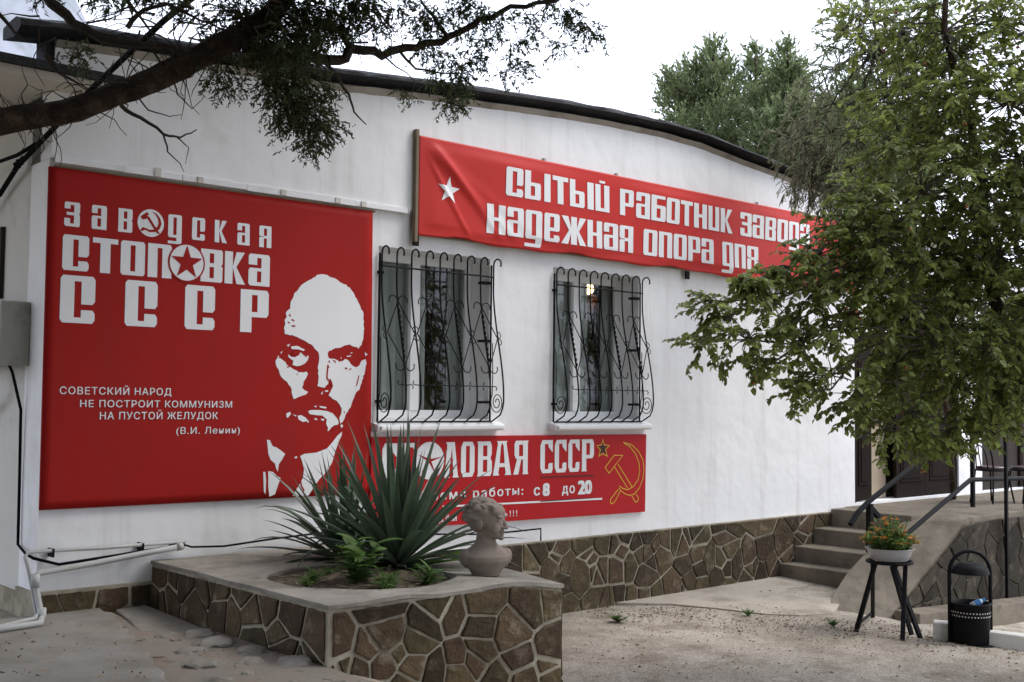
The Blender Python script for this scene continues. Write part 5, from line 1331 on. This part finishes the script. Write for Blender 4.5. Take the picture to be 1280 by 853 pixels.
MB().lathe([(rb*.98, 0), (rb*.9, .045), (rb*.6, .085), (.01, .10), (.008, .095), (rb*.58, .078), (rb*.86, .04), (rb*.95, 0)], bc+Vector((0, 0, hz_)), 28, cap=False).build('hood', IRON, bn, smooth=True)
mb = MB()
for row_ in range(2):
    for k in range(40):
        a = 2*math.pi*(k+.5*row_)/40; rad = rb*(1.002-.05*(hb_-.075)/hb_*.0)+.001; zc = hb_-.055-.03*row_
        d = Vector((math.cos(a), math.sin(a), 0)); t_ = Vector((-d.y, d.x, 0)); c = bc+d*(rb*(.95+.05*zc/hb_)+.003)+Vector((0, 0, zc))
        mb.add([c+t_*.0065*math.cos(q*1.0472)+Vector((0, 0, .0065*math.sin(q*1.0472))) for q in range(6)], [(0, 1, 2, 3, 4, 5)])
mb.build('pale_hole_discs', KERBW, bn)  # pale discs stand in for light showing in the bin's holes
bt = thing('plastic_bottle', bc+Vector((0, 0, hb_-.02)), 'crumpled plastic bottle with a blue cap sticking out of the litter bin', 'bottle')
a0 = bc-FWH*rb*.45-RTH*.02+Vector((0, 0, hb_+.0)); dv = (RTH*.8+Vector((0, 0, .45))-FWH*.2).normalized()
MB().tube([a0, a0+dv*.07, a0+dv*.09, a0+dv*.105], [.026, .026, .02, .012], 12).build('bottle_body', CLEARPL, bt, smooth=True)
MB().tube([a0+dv*.04, a0+dv*.085], [.0275, .0265], 12).build('label_band', BLUEPL, bt); MB().tube([a0+dv*.106, a0+dv*.13], .015, 10).build('cap', BLUEPL, bt)

# ================================================================== TREES
import numpy as np
def leaves_mesh(name, parent, m, P, D, N, LEN, WID, fold=.18, curl=.15):
    """P base, D axis, N facing normal (n x 3 arrays); one pointed oval leaf each"""
    P = np.asarray(P); D = np.asarray(D); N = np.asarray(N); n = len(P); LEN = np.asarray(LEN)[:, None]; WID = np.asarray(WID)[:, None]
    D = D/np.linalg.norm(D, axis=1, keepdims=True); Sd = np.cross(D, N); ln = np.linalg.norm(Sd, axis=1, keepdims=True); ln[ln < 1e-5] = 1; Sd = Sd/ln; U = np.cross(Sd, D)
    o0 = np.array(origin_of(parent))
    V = np.empty((n, 6, 3))
    V[:, 0] = P; V[:, 1] = P+D*LEN*.35-Sd*WID*.5+U*WID*fold; V[:, 2] = P+D*LEN*.72-Sd*WID*.36+U*(WID*fold*.6-LEN*curl*.4)
    V[:, 3] = P+D*LEN-U*LEN*curl; V[:, 4] = P+D*LEN*.72+Sd*WID*.36+U*(WID*fold*.6-LEN*curl*.4); V[:, 5] = P+D*LEN*.35+Sd*WID*.5+U*WID*fold
    V = (V-o0).reshape(-1, 3)
    me = bpy.data.meshes.new(name); me.vertices.add(n*6); me.vertices.foreach_set('co', V.ravel())
    idx = (np.arange(n)[:, None]*6+np.array([0, 1, 2, 3, 0, 3, 4, 5])[None]).ravel()
    me.loops.add(n*8); me.loops.foreach_set('vertex_index', idx.astype(np.int32)); me.polygons.add(n*2); me.polygons.foreach_set('loop_start', np.arange(0, n*8, 4, dtype=np.int32))
    me.update(calc_edges=True); me.validate(); me.materials.append(m)
    o = bpy.data.objects.new(name, me); COL.objects.link(o); o.parent = parent; return o
def strips_mesh(name, parent, m, P, D, LEN, WID, r):
    """thin scale-leaf sprigs, each a flat lance"""
    n = len(P); rs = np.random.RandomState(r); N = rs.normal(size=(n, 3)); return leaves_mesh(name, parent, m, P, D, N, LEN, WID, fold=.1, curl=.06)
def limb(mb, a, b, ra, rb, r, sag=.1, n=7, wob=.05):
    a = Vector(a); b = Vector(b); l = (b-a).length; pts = []; rad = []
    for k in range(n+1):
        t = k/n; p = a.lerp(b, t)+Vector((0, 0, sag*l*math.sin(math.pi*t)))
        if 0 < k < n: p += Vector((r.uniform(-1, 1), r.uniform(-1, 1), r.uniform(-1, 1)))*wob*l*.3
        pts.append(p); rad.append(ra+(rb-ra)*t)
    mb.tube(pts, rad, 7); return pts

# --- the broadleaf plum tree at the right
tp_ = random.Random(77); nps = np.random.RandomState(5)
def plum_tree():
    foot = at(1345, 830, 8.2); foot.z = ground_z(foot.x, foot.y)
    t = thing('plum_tree', foot, 'leafy green fruit tree at the right, its low branches hiding the entrance', 'tree')
    k1_ = at(1300, 560, 8.5); k2_ = at(1236, 350, 9.0); k3_ = at(1225, 200, 9.2); k4_ = at(1180, 40, 8.8); k5_ = at(1190, -160, 8.8)
    mb = MB(); mb.tube([foot, foot.lerp(k1_, .5)+Vector((.05, .05, 0)), k1_, k2_, k3_, k4_, k5_], [.10, .085, .06, .045, .034, .024, .012], 10); mb.build('trunk', BARK, t, smooth=True)
    spine = [k1_, k1_.lerp(k2_, .5), k2_, k3_, k4_, k5_]
    D0 = 8.6
    cl = [(1250, 30, 60, 9), (1200, 70, 55, 9), (1150, 50, 45, 9.2), (1130, 110, 42, 9), (1190, 140, 58, 8.8), (1260, 130, 60, 8.5), (1120, 185, 42, 8.8), (1160, 10, 40, 9), (1080, 30, 30, 9.3),
          (1230, 225, 66, 8.6), (1150, 240, 58, 8.5), (1090, 262, 46, 8.4), (1062, 285, 36, 8.4), (1025, 318, 32, 8.3), (985, 338, 24, 8.3), (1100, 330, 58, 8.6), (1175, 330, 60, 8.9), (1250, 320, 60, 8.6), (932, 350, 10, 8.2), (955, 352, 14, 8.2),
          (1020, 365, 46, 8.3), (960, 378, 38, 8.2), (912, 398, 30, 8.1), (878, 428, 20, 8.0), (935, 425, 34, 8.1), (890, 380, 18, 8.2), (1000, 425, 40, 8.2), (965, 455, 24, 8.1), (1040, 470, 36, 8.2), (1000, 490, 22, 8.1), (1075, 500, 36, 8.2),
          (1120, 455, 52, 8.5), (1180, 415, 60, 8.7), (1255, 420, 60, 8.5), (1140, 515, 42, 8.3), (1200, 485, 48, 8.5), (1255, 490, 40, 8.3), (1105, 538, 24, 8.2), (1162, 548, 22, 8.2), (1185, 540, 24, 8.3), (1060, 395, 30, 8.3), (1230, 535, 24, 8.4),
          (1175, 95, 40, 9.3), (1215, 180, 50, 9.2), (1180, 290, 50, 9.2), (1120, 285, 50, 9.1), (1230, 290, 50, 9.1), (1060, 330, 44, 8.8), (1130, 400, 50, 9.2), (1200, 360, 55, 9.3), (1235, 470, 50, 9.2), (1100, 440, 36, 9.1), (1160, 470, 45, 9.2), (1280, 200, 60, 9), (1275, 380, 55, 9), (1225, 270, 40, 8.4), (1240, 430, 40, 8.2), (1205, 120, 36, 8.5), (1100, 300, 40, 8.3), (1075, 350, 36, 8.3), (1140, 380, 44, 8.3), (1330, 60, 80, 8.8), (1330, 220, 80, 8.6), (1340, 360, 80, 8.5), (1340, 470, 60, 8.4), (1420, 0, 90, 9), (1480, 250, 100, 8.4), (1400, 470, 80, 8.6), (1500, 420, 100, 9), (1420, 380, 80, 11), (1340, 450, 60, 11), (1420, 150, 90, 8.6), (1420, 330, 90, 8.6)]
    P = []; D = []; N = []; L = []; W = []; br = MB(); fruit = []
    for (px, py, rad, dep) in cl:
        c = at(px, py, dep); Rr = rad*dep/F_PX
        src = min(spine, key=lambda s: (s-c).length+abs(s.z-(c.z+.2))*.5)
        ra = .005+.006*min(1, (src-c).length/2)
        mid_pts = limb(br, src, c, ra, .006, tp_, sag=.10, wob=.22)
        ntw = max(14, int(25*(rad/40)**1.6))
        outd = (c-k2_); outd.z *= .3
        for _ in range(ntw):
            # twig grows from a point inside the clump, outward and drooping a little
            s0 = Vector((tp_.gauss(0, .40), tp_.gauss(0, .45), tp_.gauss(0, .38)))*Rr; s = c+s0
            dr = (s0*.9/max(Rr, .05)+outd.normalized()*.55+Vector((tp_.gauss(0, .5), tp_.gauss(0, .5), tp_.gauss(-.05, .28)))).normalized()
            Lt = Rr*tp_.uniform(.45, .95)+.07; nl = int(Lt/.018)+4; p = s.copy(); cur = dr.copy(); pts = [s.copy()]
            br.tube([c, c.lerp(s, .5)+Vector((0, 0, .02)), s], [.005, .004, .003], 4, caps=False)
            for q in range(nl):
                cur = (cur+Vector((tp_.gauss(0, .07), tp_.gauss(0, .07), -.045))).normalized(); p = p+cur*(Lt/nl); pts.append(p.copy())
                sd = cur.cross(Vector((0, 0, 1))); sd = sd.normalized() if sd.length > .05 else Vector((1, 0, 0))
                sg = 1 if q % 2 else -1
                ld = (cur*.55+sd*sg*.8+Vector((tp_.gauss(0, .25), tp_.gauss(0, .25), tp_.gauss(-.25, .3)))).normalized()
                nn = (Vector((0, 0, 1))+Vector((tp_.gauss(0, .5), tp_.gauss(0, .5), 0))).normalized()
                P.append(p); D.append(ld); N.append(nn); l = tp_.uniform(.030, .072); L.append(l); W.append(l*tp_.uniform(.55, .75))
            br.tube(pts[::3]+[pts[-1]], .0025, 4, caps=False)
            if tp_.random() < .035: fruit.append(p+Vector((0, 0, -.03)))
    br.build('branches', BARK_G, t)
    leaves_mesh('crown', t, LEAF, [tuple(p) for p in P], [tuple(p) for p in D], [tuple(p) for p in N], L, W)
    fr0 = None
    for p in fruit[::2][:50]:
        if fr0 is None: fr0 = MB().lathe([(.002, -.013), (.011, -.007), (.014, 0), (.010, .009), (.002, .012)], foot, 8).build('fruit', BERRY, t, smooth=True); fr0.location = p-foot
        else: f_ = fr0.copy(); COL.objects.link(f_); f_.location = p-foot
    print('plum leaves', len(P))
plum_tree()

# --- slender pale tree rising behind the plum tree
def loose_tree(name, label, base, spine_px, dep, cl, m, bark, leaf, seed, droop, dens=10, drop_len=.9, cat='tree', thick=.09):
    r = random.Random(seed); base = Vector(base); t = thing(name, base, label, cat)
    sp = [base]+[at(a, b, dep) for a, b in spine_px]
    n = len(sp); MB().tube(sp, [thick*(1-.85*i/(n-1)) for i in range(n)], 9).build('trunk', bark, t, smooth=True)
    P = []; D = []; N = []; L = []; W = []; br = MB()
    for (px, py, rad, dd) in cl:
        c = at(px, py, dep+dd); Rr = rad*(dep+dd)/F_PX; src = min(sp[1:], key=lambda s: (s-c).length)
        limb(br, src, c, .02, .006, r, sag=.08, wob=.10)
        for _ in range(max(6, int(dens*(rad/40)**1.5))):
            s0 = Vector((r.gauss(0, .42), r.gauss(0, .45), r.gauss(0, .42)))*Rr; s = c+s0
            cur = (s0/max(Rr, .05)+Vector((r.gauss(0, .4), r.gauss(0, .4), r.gauss(.1, .3)))).normalized(); Lt = Rr*r.uniform(.5, 1.0)*drop_len+.1; nl = int(Lt/leaf[2])+3; p = s.copy(); pts = [p.copy()]
            br.tube([c, s], [.005, .003], 4, caps=False)
            for q in range(nl):
                cur = (cur+Vector((r.gauss(0, .08), r.gauss(0, .08), -droop))).normalized(); p = p+cur*(Lt/nl); pts.append(p.copy())
                ld = (cur*.9+Vector((r.gauss(0, .45), r.gauss(0, .45), r.gauss(0, .35)))).normalized()
                P.append(tuple(p)); D.append(tuple(ld)); N.append((r.gauss(0, .6), r.gauss(0, .6), 1)); l = r.uniform(.6, 1.2)*leaf[0]; L.append(l); W.append(l*leaf[1])
            br.tube([pts[0], pts[len(pts)//2], pts[-1]], .003, 4, caps=False)
    br.build('branches', TWIG, t); leaves_mesh('crown', t, m, P, D, N, L, W); print(name, len(P)); return t
lb = at(1120, 600, 11.6); lb.z = -.3
loose_tree('young_tree', 'thin pale green tree with loose feathery foliage rising behind the fruit tree', Vector((at(1345, 600, 11.2).x, at(1345, 600, 11.2).y, -.4)), [(1345, 600), (1310, 400), (1250, 260), (1165, 150), (1100, 60), (1080, -20)], 11.2,
           [(1055, 40, 24, 0), (1050, 85, 28, 0), (1085, 20, 26, 0), (1095, 70, 38, 0), (1075, 125, 36, 0), (1110, 120, 40, .2), (1130, 40, 36, .3), (1070, 170, 32, 0), (1120, 180, 40, .2), (1150, 100, 40, .3), (1100, 225, 36, .2), (1160, 170, 40, .3), (1040, 130, 14, 0), (1170, 30, 40, .4)],
           LEAF_P, BARK_G, (.062, .32, .020), 31, .05, dens=55, thick=.05)
# --- weeping conifer in front of the gable corner
wb_ = Vector((9.1, -.9, PH-.2))
wtk = on_y(1192, 626, -.22)
loose_tree('weeping_cypress', 'brownish green weeping cypress with hanging sprays in front of the gable corner', (wtk.x, wtk.y, PH), [(1186, 520), (1150, 400), (1112, 300), (1070, 210), (1040, 130), (1025, 80)], 12.4,
           [(1022, 110, 18, 0), (1018, 145, 26, 0), (1040, 165, 32, 0), (1005, 180, 28, 0), (1030, 205, 38, 0), (1062, 215, 36, 0), (1050, 245, 30, 0), (1015, 225, 24, 0), (1085, 260, 34, 0), (1090, 320, 30, 0), (1115, 380, 26, 0), (1130, 330, 36, 0), (1132, 400, 26, .1), (1150, 440, 30, .2), (1160, 380, 34, .2), (1125, 440, 16, 0), (1190, 380, 40, .4), (1230, 420, 40, .5), (1260, 380, 50, .5)],
           WEEP, BARK, (.10, .13, .022), 37, .14, dens=48, drop_len=1.2, thick=.04)
# --- thuja trees beyond the roof
def thuja(label, base, crown_px, dep, seed, m=CYPR):
    r = random.Random(seed); base = Vector(base); t = thing('thuja_tree', base, label, 'tree', 'conifers beyond the roof')
    top = at(crown_px[0][0], crown_px[0][1], dep); MB().tube([base, Vector((base.x, base.y, top.z*.5)), top], [.2, .14, .02], 8).build('trunk', BARK, t)
    P = []; D = []; N = []; L = []; W = []; br = MB()
    for (px, py, rad) in crown_px:
        c = at(px, py, dep+r.uniform(-.8, .8)); Rr = rad*dep/F_PX
        br.tube([Vector((base.x, base.y, max(.5, c.z-Rr*1.5))), c], [.04, .01], 5, caps=False)
        for _ in range(int(105*(rad/20)**1.7)):
            v = Vector((r.gauss(0, 1), r.gauss(0, 1), r.gauss(0, 1))).normalized()*Rr*(r.random()**.45)
            s = c+Vector((v.x*.9, v.y*.9, v.z*1.05)); dr = (v/Rr*.7+Vector((r.gauss(0, .25), r.gauss(0, .25), .75))).normalized(); Lt = r.uniform(.14, .34); p = s
            for q in range(9):
                p = s+dr*(Lt*q/9); ld = (dr+Vector((r.gauss(0, .55), r.gauss(0, .55), r.gauss(0, .4)))).normalized()
                P.append(tuple(p)); D.append(tuple(ld)); N.append((r.gauss(0, 1), r.gauss(0, 1), r.gauss(0, 1))); l = r.uniform(.05, .12); L.append(l); W.append(l*.42)
    br.build('branches', BARK, t); leaves_mesh('crown', t, m, P, D, N, L, W); print('thuja', len(P))
def gb(px, dep):
    p = at(px, 500, dep); return (p.x, p.y, 0)
thuja('broad grey green thuja at the left of the row beyond the roof', gb(885, 24), [(893, 66, 12), (886, 85, 20), (865, 100, 22), (905, 95, 20), (838, 105, 14), (832, 130, 14), (850, 130, 26), (880, 125, 32), (912, 125, 26), (870, 155, 28), (900, 160, 32), (930, 150, 20), (925, 185, 30), (900, 195, 30), (945, 205, 26), (850, 165, 20)], 24, 51)
thuja('narrow thuja with a twin tip beyond the roof, next to the broad one', gb(958, 23), [(944, 72, 9), (942, 92, 14), (948, 115, 18), (955, 140, 20), (950, 170, 22), (960, 200, 26), (940, 130, 14)], 23, 53)
thuja('tall pointed thuja beyond the roof, just left of the weeping cypress', gb(988, 22), [(984, 68, 10), (982, 88, 18), (994, 105, 22), (972, 108, 18), (985, 130, 26), (1005, 140, 24), (975, 160, 26), (1000, 175, 30), (985, 205, 30), (1015, 200, 30), (1030, 160, 26)], 22, 55)

thuja('rounded thuja behind the young tree at the right end of the roof', gb(1065, 20), [(1045, 150, 20), (1070, 130, 24), (1090, 170, 30), (1060, 190, 30), (1110, 200, 34), (1085, 230, 34), (1040, 215, 24), (1140, 180, 34), (1150, 230, 36)], 20, 57)
# --- juniper whose limb crosses the top left
def juniper():
    r = random.Random(91); foot = Vector((-4.6, -4.2, .5)); t = thing('juniper_tree', foot, 'old dark juniper leaning in from the left with a thick bare limb', 'tree')
    D0 = 5.6
    c0 = at(-420, 240, 4.9); mb = MB()
    main = [foot, foot.lerp(c0, .5)+Vector((.1, .1, .1)), c0, at(-160, 185, 5.2), at(0, 152, 5.4), at(80, 140, 5.5), at(150, 116, 5.55), at(210, 92, 5.6), at(265, 62, 5.65), at(310, 38, 5.7), at(345, 10, 5.7), at(390, -50, 5.8), at(450, -160, 6.0)]
    mrad = [.20, .17, .12, .075, .058, .056, .056, .058, .058, .055, .048, .040, .03]; dp = []; dr_ = []
    for i in range(len(main)-1):
        p0, p1, p2, p3 = main[max(i-1, 0)], main[i], main[i+1], main[min(i+2, len(main)-1)]; ns = 4 if i < 3 else 9
        for q in range(ns):
            u = q/ns; dp.append(.5*((2*p1)+(p2-p0)*u+(2*p0-5*p1+4*p2-p3)*u*u+(3*p1-p0-3*p2+p3)*u**3)); dr_.append((mrad[i]+(mrad[i+1]-mrad[i])*u)*(1+.07*mnoise.noise((i*2+u*2, 3, 1))))
    dp.append(main[-1]); dr_.append(mrad[-1]); mb.tube(dp, dr_, 22)
    for k_, v in enumerate(mb.v):      # ridged, furrowed bark
        ring = k_//22; a_ = (k_ % 22)/22*6.283; c_ = dp[min(ring, len(dp)-1)]; o_ = v-c_; l_ = o_.length or 1
        v += o_/l_*min(l_*.16, .012)*(mnoise.noise((math.cos(a_)*3.2, math.sin(a_)*3.2, ring*.16))+.5*mnoise.noise((math.cos(a_)*7, math.sin(a_)*7, ring*.45)))*1.3
    mb.build('trunk', BARK, t, smooth=True)
    br = MB()
    def bpath(px, rad, dep, n=6):
        pts = [at(a, b, dep+.15*i/len(px)) for i, (a, b) in enumerate(px)]; q = []
        for a, b in zip(pts, pts[1:]):
            for s in range(3): q.append(a.lerp(b, s/3)+Vector((r.gauss(0, 1), r.gauss(0, 1), r.gauss(0, 1)))*rad*.25)
        q.append(pts[-1]); br.tube(q, [rad*(1-.75*i/(len(q)-1)) for i in range(len(q))], 7); return q
    bpath([(30, -40), (60, -5), (90, 28), (130, 48), (190, 58), (245, 62), (290, 52)], .034, 5.75)
    bpath([(-10, 5), (12, 32), (30, 52)], .014, 5.7)
    bpath([(300, 60), (340, 62), (395, 74), (424, 76), (440, 60), (480, 68), (520, 60), (562, 48), (600, 25), (640, 12), (690, 2), (720, -12)], .034, 5.8)
    bpath([(562, 48), (540, 20), (520, -10)], .014, 5.85); bpath([(440, 60), (425, 40), (400, 30), (385, 10), (380, -20)], .018, 5.8)
    bpath([(405, 76), (420, 95), (436, 118), (442, 140), (458, 156)], .011, 5.75); bpath([(500, 66), (520, 86), (560, 92), (590, 90)], .008, 5.85)
    bpath([(150, 132), (175, 148), (205, 168), (225, 172), (246, 162)], .011, 5.5); bpath([(205, 168), (210, 190), (225, 205), (230, 215)], .005, 5.5); bpath([(222, 172), (236, 185), (232, 205)], .004, 5.5)
    bpath([(170, 118), (185, 138), (212, 146), (228, 143)], .005, 5.5); bpath([(215, 98), (222, 118), (240, 136), (255, 122)], .005, 5.55)
    bpath([(55, 68), (75, 92), (112, 112)], .012, 5.6); bpath([(160, 0), (185, 35), (205, 62)], .009, 5.7); bpath([(160, 35), (178, 12), (210, 4), (250, 25), (290, 42)], .014, 5.7)
    for _ in range(150):   # bare hanging and rising twigs
        i = r.randint(4, 9); a = main[i].lerp(main[i+1], r.random()); d = Vector((r.gauss(0, .5), r.gauss(0, .4), r.choice([-.7, .9])*r.uniform(.4, 1))); l = r.uniform(.06, .26); p = a; pts = [a]
        for k in range(5): d = (d+Vector((r.gauss(0, .4), r.gauss(0, .4), r.gauss(-.05, .3)))).normalized(); p = p+d*l/4; pts.append(p)
        br.tube(pts, [.005, .004, .003, .0025, .002, .0015], 4, caps=False)
    for _ in range(70):
        a = at(r.uniform(20, 480), r.uniform(-30, 75) if r.random() < .6 else r.uniform(0, 45), 5.7+r.uniform(-.2, .3)); d = Vector((r.gauss(0, 1), r.gauss(0, 1), r.gauss(.1, .7))).normalized(); p = a; pts = [a]; l = r.uniform(.15, .5)
        for k in range(6): d = (d+Vector((r.gauss(0, .35), r.gauss(0, .35), r.gauss(-.06, .25)))).normalized(); p = p+d*l/6; pts.append(p)
        br.tube(pts, [.006, .005, .004, .003, .0025, .002, .0015], 4, caps=False)
    br.build('branches', TWIG, t); br2 = MB()
    cl = [(365, 55, 34, -.2), (350, 85, 30, -.25), (372, 105, 30, -.3), (345, 110, 22, -.3), (385, 135, 26, -.3), (365, 130, 24, -.35), (395, 160, 22, -.3), (385, 178, 14, -.3), (412, 155, 14, -.3), (330, 60, 24, -.1), (325, 20, 34, 0), (370, 10, 36, 0), (410, 15, 34, 0), (440, 5, 26, 0), (290, 10, 26, .1), (395, 50, 24, 0), (268, 98, 12, -.1), (282, 82, 13, -.1), (290, 105, 10, -.1), (96, 62, 12, 0), (104, 76, 9, 0), (270, 42, 16, .1), (130, -2, 16, .1),
          (540, 20, 22, .2), (530, 55, 14, .2), (560, 75, 18, .2), (575, 95, 18, .2), (572, 118, 16, .2), (560, 128, 10, .2), (590, 72, 14, .2), (525, 28, 14, .2), (600, 10, 18, .2), (625, 25, 16, .2), (660, 20, 12, .25), (665, 42, 8, .25), (640, 75, 8, .25), (655, 82, 10, .25), (632, 92, 6, .25), (710, 15, 14, .3), (735, 38, 12, .3), (748, 44, 7, .3), (705, 55, 8, .3), (720, 28, 12, .3), (690, 0, 12, .3), (500, 8, 18, .2), (470, 30, 12, .1), (455, 2, 20, .1), (570, 5, 16, .2), (480, 60, 6, .1), (505, 112, 7, .2), (700, 65, 6, .3),
          (220, 0, 20, .2), (180, -20, 24, .2), (60, -30, 30, .2), (345, 40, 34, .1), (310, 45, 26, .1), (390, 30, 34, .15), (430, 30, 24, .1), (350, 145, 14, -.3), (400, 110, 18, -.3), (585, 40, 12, .2), (545, 95, 10, .2), (610, 50, 10, .2), (645, 55, 9, .2)]
    P = []; D = []; N = []; L = []; W = []
    def tuft(c, Rr, nt, size):
        for _ in range(nt):
            v = Vector((r.gauss(0, 1), r.gauss(0, 1), r.gauss(0, 1))).normalized()*Rr*(r.random()**.5); s = c+v
            dr = (v/Rr*.6+Vector((r.gauss(0, .35), r.gauss(0, .35), -.5))).normalized(); Lt = r.uniform(.05, .12)*(1 if size == 1 else size*.7)
            for q in range(14):
                p = s+dr*(Lt*q/13); ld = (dr*.8+Vector((r.gauss(0, .6), r.gauss(0, .6), r.gauss(0, .5)))).normalized()
                P.append(tuple(p)); D.append(tuple(ld)); N.append((r.gauss(0, 1), r.gauss(0, 1), r.gauss(0, 1))); l = r.uniform(.012, .030)*size; L.append(l); W.append(l*.34)
    for (px, py, rad, dd) in cl: tuft(at(px, py, 5.7+dd), rad*(5.7+dd)/F_PX, int(26*(rad/14)**1.6), 1)
    k = 0
    while k < 230:           # unseen rest of the crown, spread and thickened to shade the left wall
        c = Vector((r.uniform(-8.0, 4.2), r.uniform(-7.5, -.2), r.uniform(4.0, 7.0))); v = c-CAM; dz = v.dot(FWD); Rr = r.uniform(.5, .85)
        if dz > .2:
            px = 640+F_PX*v.dot(RT)/dz; py = 426.5-F_PX*v.dot(UP)/dz; mr_ = (Rr+.30)*F_PX/dz
            if -mr_ < px < 1280+mr_ and py > -mr_: continue
        tuft(c, Rr, 80, 4.6); k += 1
        near = main[2] if c.x < -2.5 else main[-1]; mbx = MB(); limb(br2, near, c, .03, .01, r, sag=.05, wob=.1)
    br2.build('branches', BARK, t)
    leaves_mesh('crown', t, JUNI, P, D, N, L, W); print('juniper', len(P))
juniper()

def shade_tree(x, y, h, rad, seed, label):  # junipers added out of view to shade the left of the wall
    r = random.Random(seed); t = thing('added_shade_juniper', (x, y, ground_z(x, y)), label, 'tree', 'unseen junipers added for shade')
    b = Vector((x, y, ground_z(x, y))); MB().tube([b, b+Vector((.05, .1, h*.5)), b+Vector((.1, 0, h))], [.16, .11, .02], 9).build('trunk', BARK, t, smooth=True)
    P = []; D = []; N = []; L = []; W = []
    for _ in range(13000):
        q = r.random(); z = .5+(h-.5)*q; rr = rad*(1-.75*q**1.5)*math.sqrt(r.random()); a = r.uniform(0, 6.28); p = b+Vector((rr*math.cos(a), rr*math.sin(a), z))
        P.append(tuple(p)); D.append((math.cos(a)*.6+r.gauss(0, .5), math.sin(a)*.6+r.gauss(0, .5), .5+r.gauss(0, .4))); N.append((r.gauss(0, 1), r.gauss(0, 1), r.gauss(0, 1))); l = r.uniform(.12, .28); L.append(l); W.append(l*.42)
    leaves_mesh('crown', t, JUNI, P, D, N, L, W)
shade_tree(-7.6, -2.6, 7.5, 2.0, 1, 'unseen juniper added for shade beyond the left end of the canteen')
shade_tree(-8.2, -7.0, 8.0, 2.2, 2, 'unseen juniper added for shade to the left of the camera')
shade_tree(-6.6, -11.0, 8.0, 2.2, 3, 'unseen juniper added for shade behind the camera on the left')
shade_tree(-3.6, -10.8, 9.5, 2.4, 4, 'tall unseen juniper added for shade straight behind the camera')
shade_tree(-1.0, -10.9, 9.5, 2.3, 5, 'tall unseen juniper added for shade across from the billboard')

# ================================================================== LITTER ON THE GROUND
rl_ = random.Random(66); mb = MB()
for _ in range(2600):
    if rl_.random() < .85:
        px = rl_.uniform(720, 1280); py = rl_.uniform(740, 850) if rl_.random() < .22 else 757+(px-760)*.085+rl_.gauss(6, 8)+5*math.sin(px*.05)
    else: px = rl_.uniform(0, 330); py = rl_.uniform(770, 850)
    if py < 715 or py > 900: continue
    p = on_ground(px, py); z = ground_z(p.x, p.y)+.012
    if p.y > -.1 or (.6 < p.x < 2.6 and p.y > -2.7): continue
    if p.x < .3: 
        p = on_z(px, py, .557); z = .557
        if p.x > .42+.27*p.y or rl_.random() < .7: continue
    a = rl_.uniform(0, 6.28); s = rl_.choice((.004, .006, .008, .012, .018)); d = Vector((math.cos(a), math.sin(a), rl_.uniform(-.1, .1)))*s; e = Vector((-d.y, d.x, rl_.uniform(0, .01)))*.45
    c = Vector((p.x, p.y, z))
    mb.add([c-d, c+e+Vector((0, 0, .006)), c+d, c-e], [(0, 1, 2, 3)])
tag(mb.build('leaf_litter', LITTER), 'dry brown leaf scraps scattered over the dusty yard', 'leaf litter', kind='stuff')
for px, py, s, lab in ((773, 778, .14, 'small green weed sprouting from the dusty yard near the stone planter'), (935, 770, .08, 'tiny green weed in the bare yard in front of the steps'), (1042, 783, .10, 'low weed at the foot of the sloping cheek')):
    p = on_ground(px, py); leafy('ground_weed', lab, (p.x, p.y, ground_z(p.x, p.y)), .06, 7, s*.5, s*.18, int(px), cat='weed', spread=1.4)
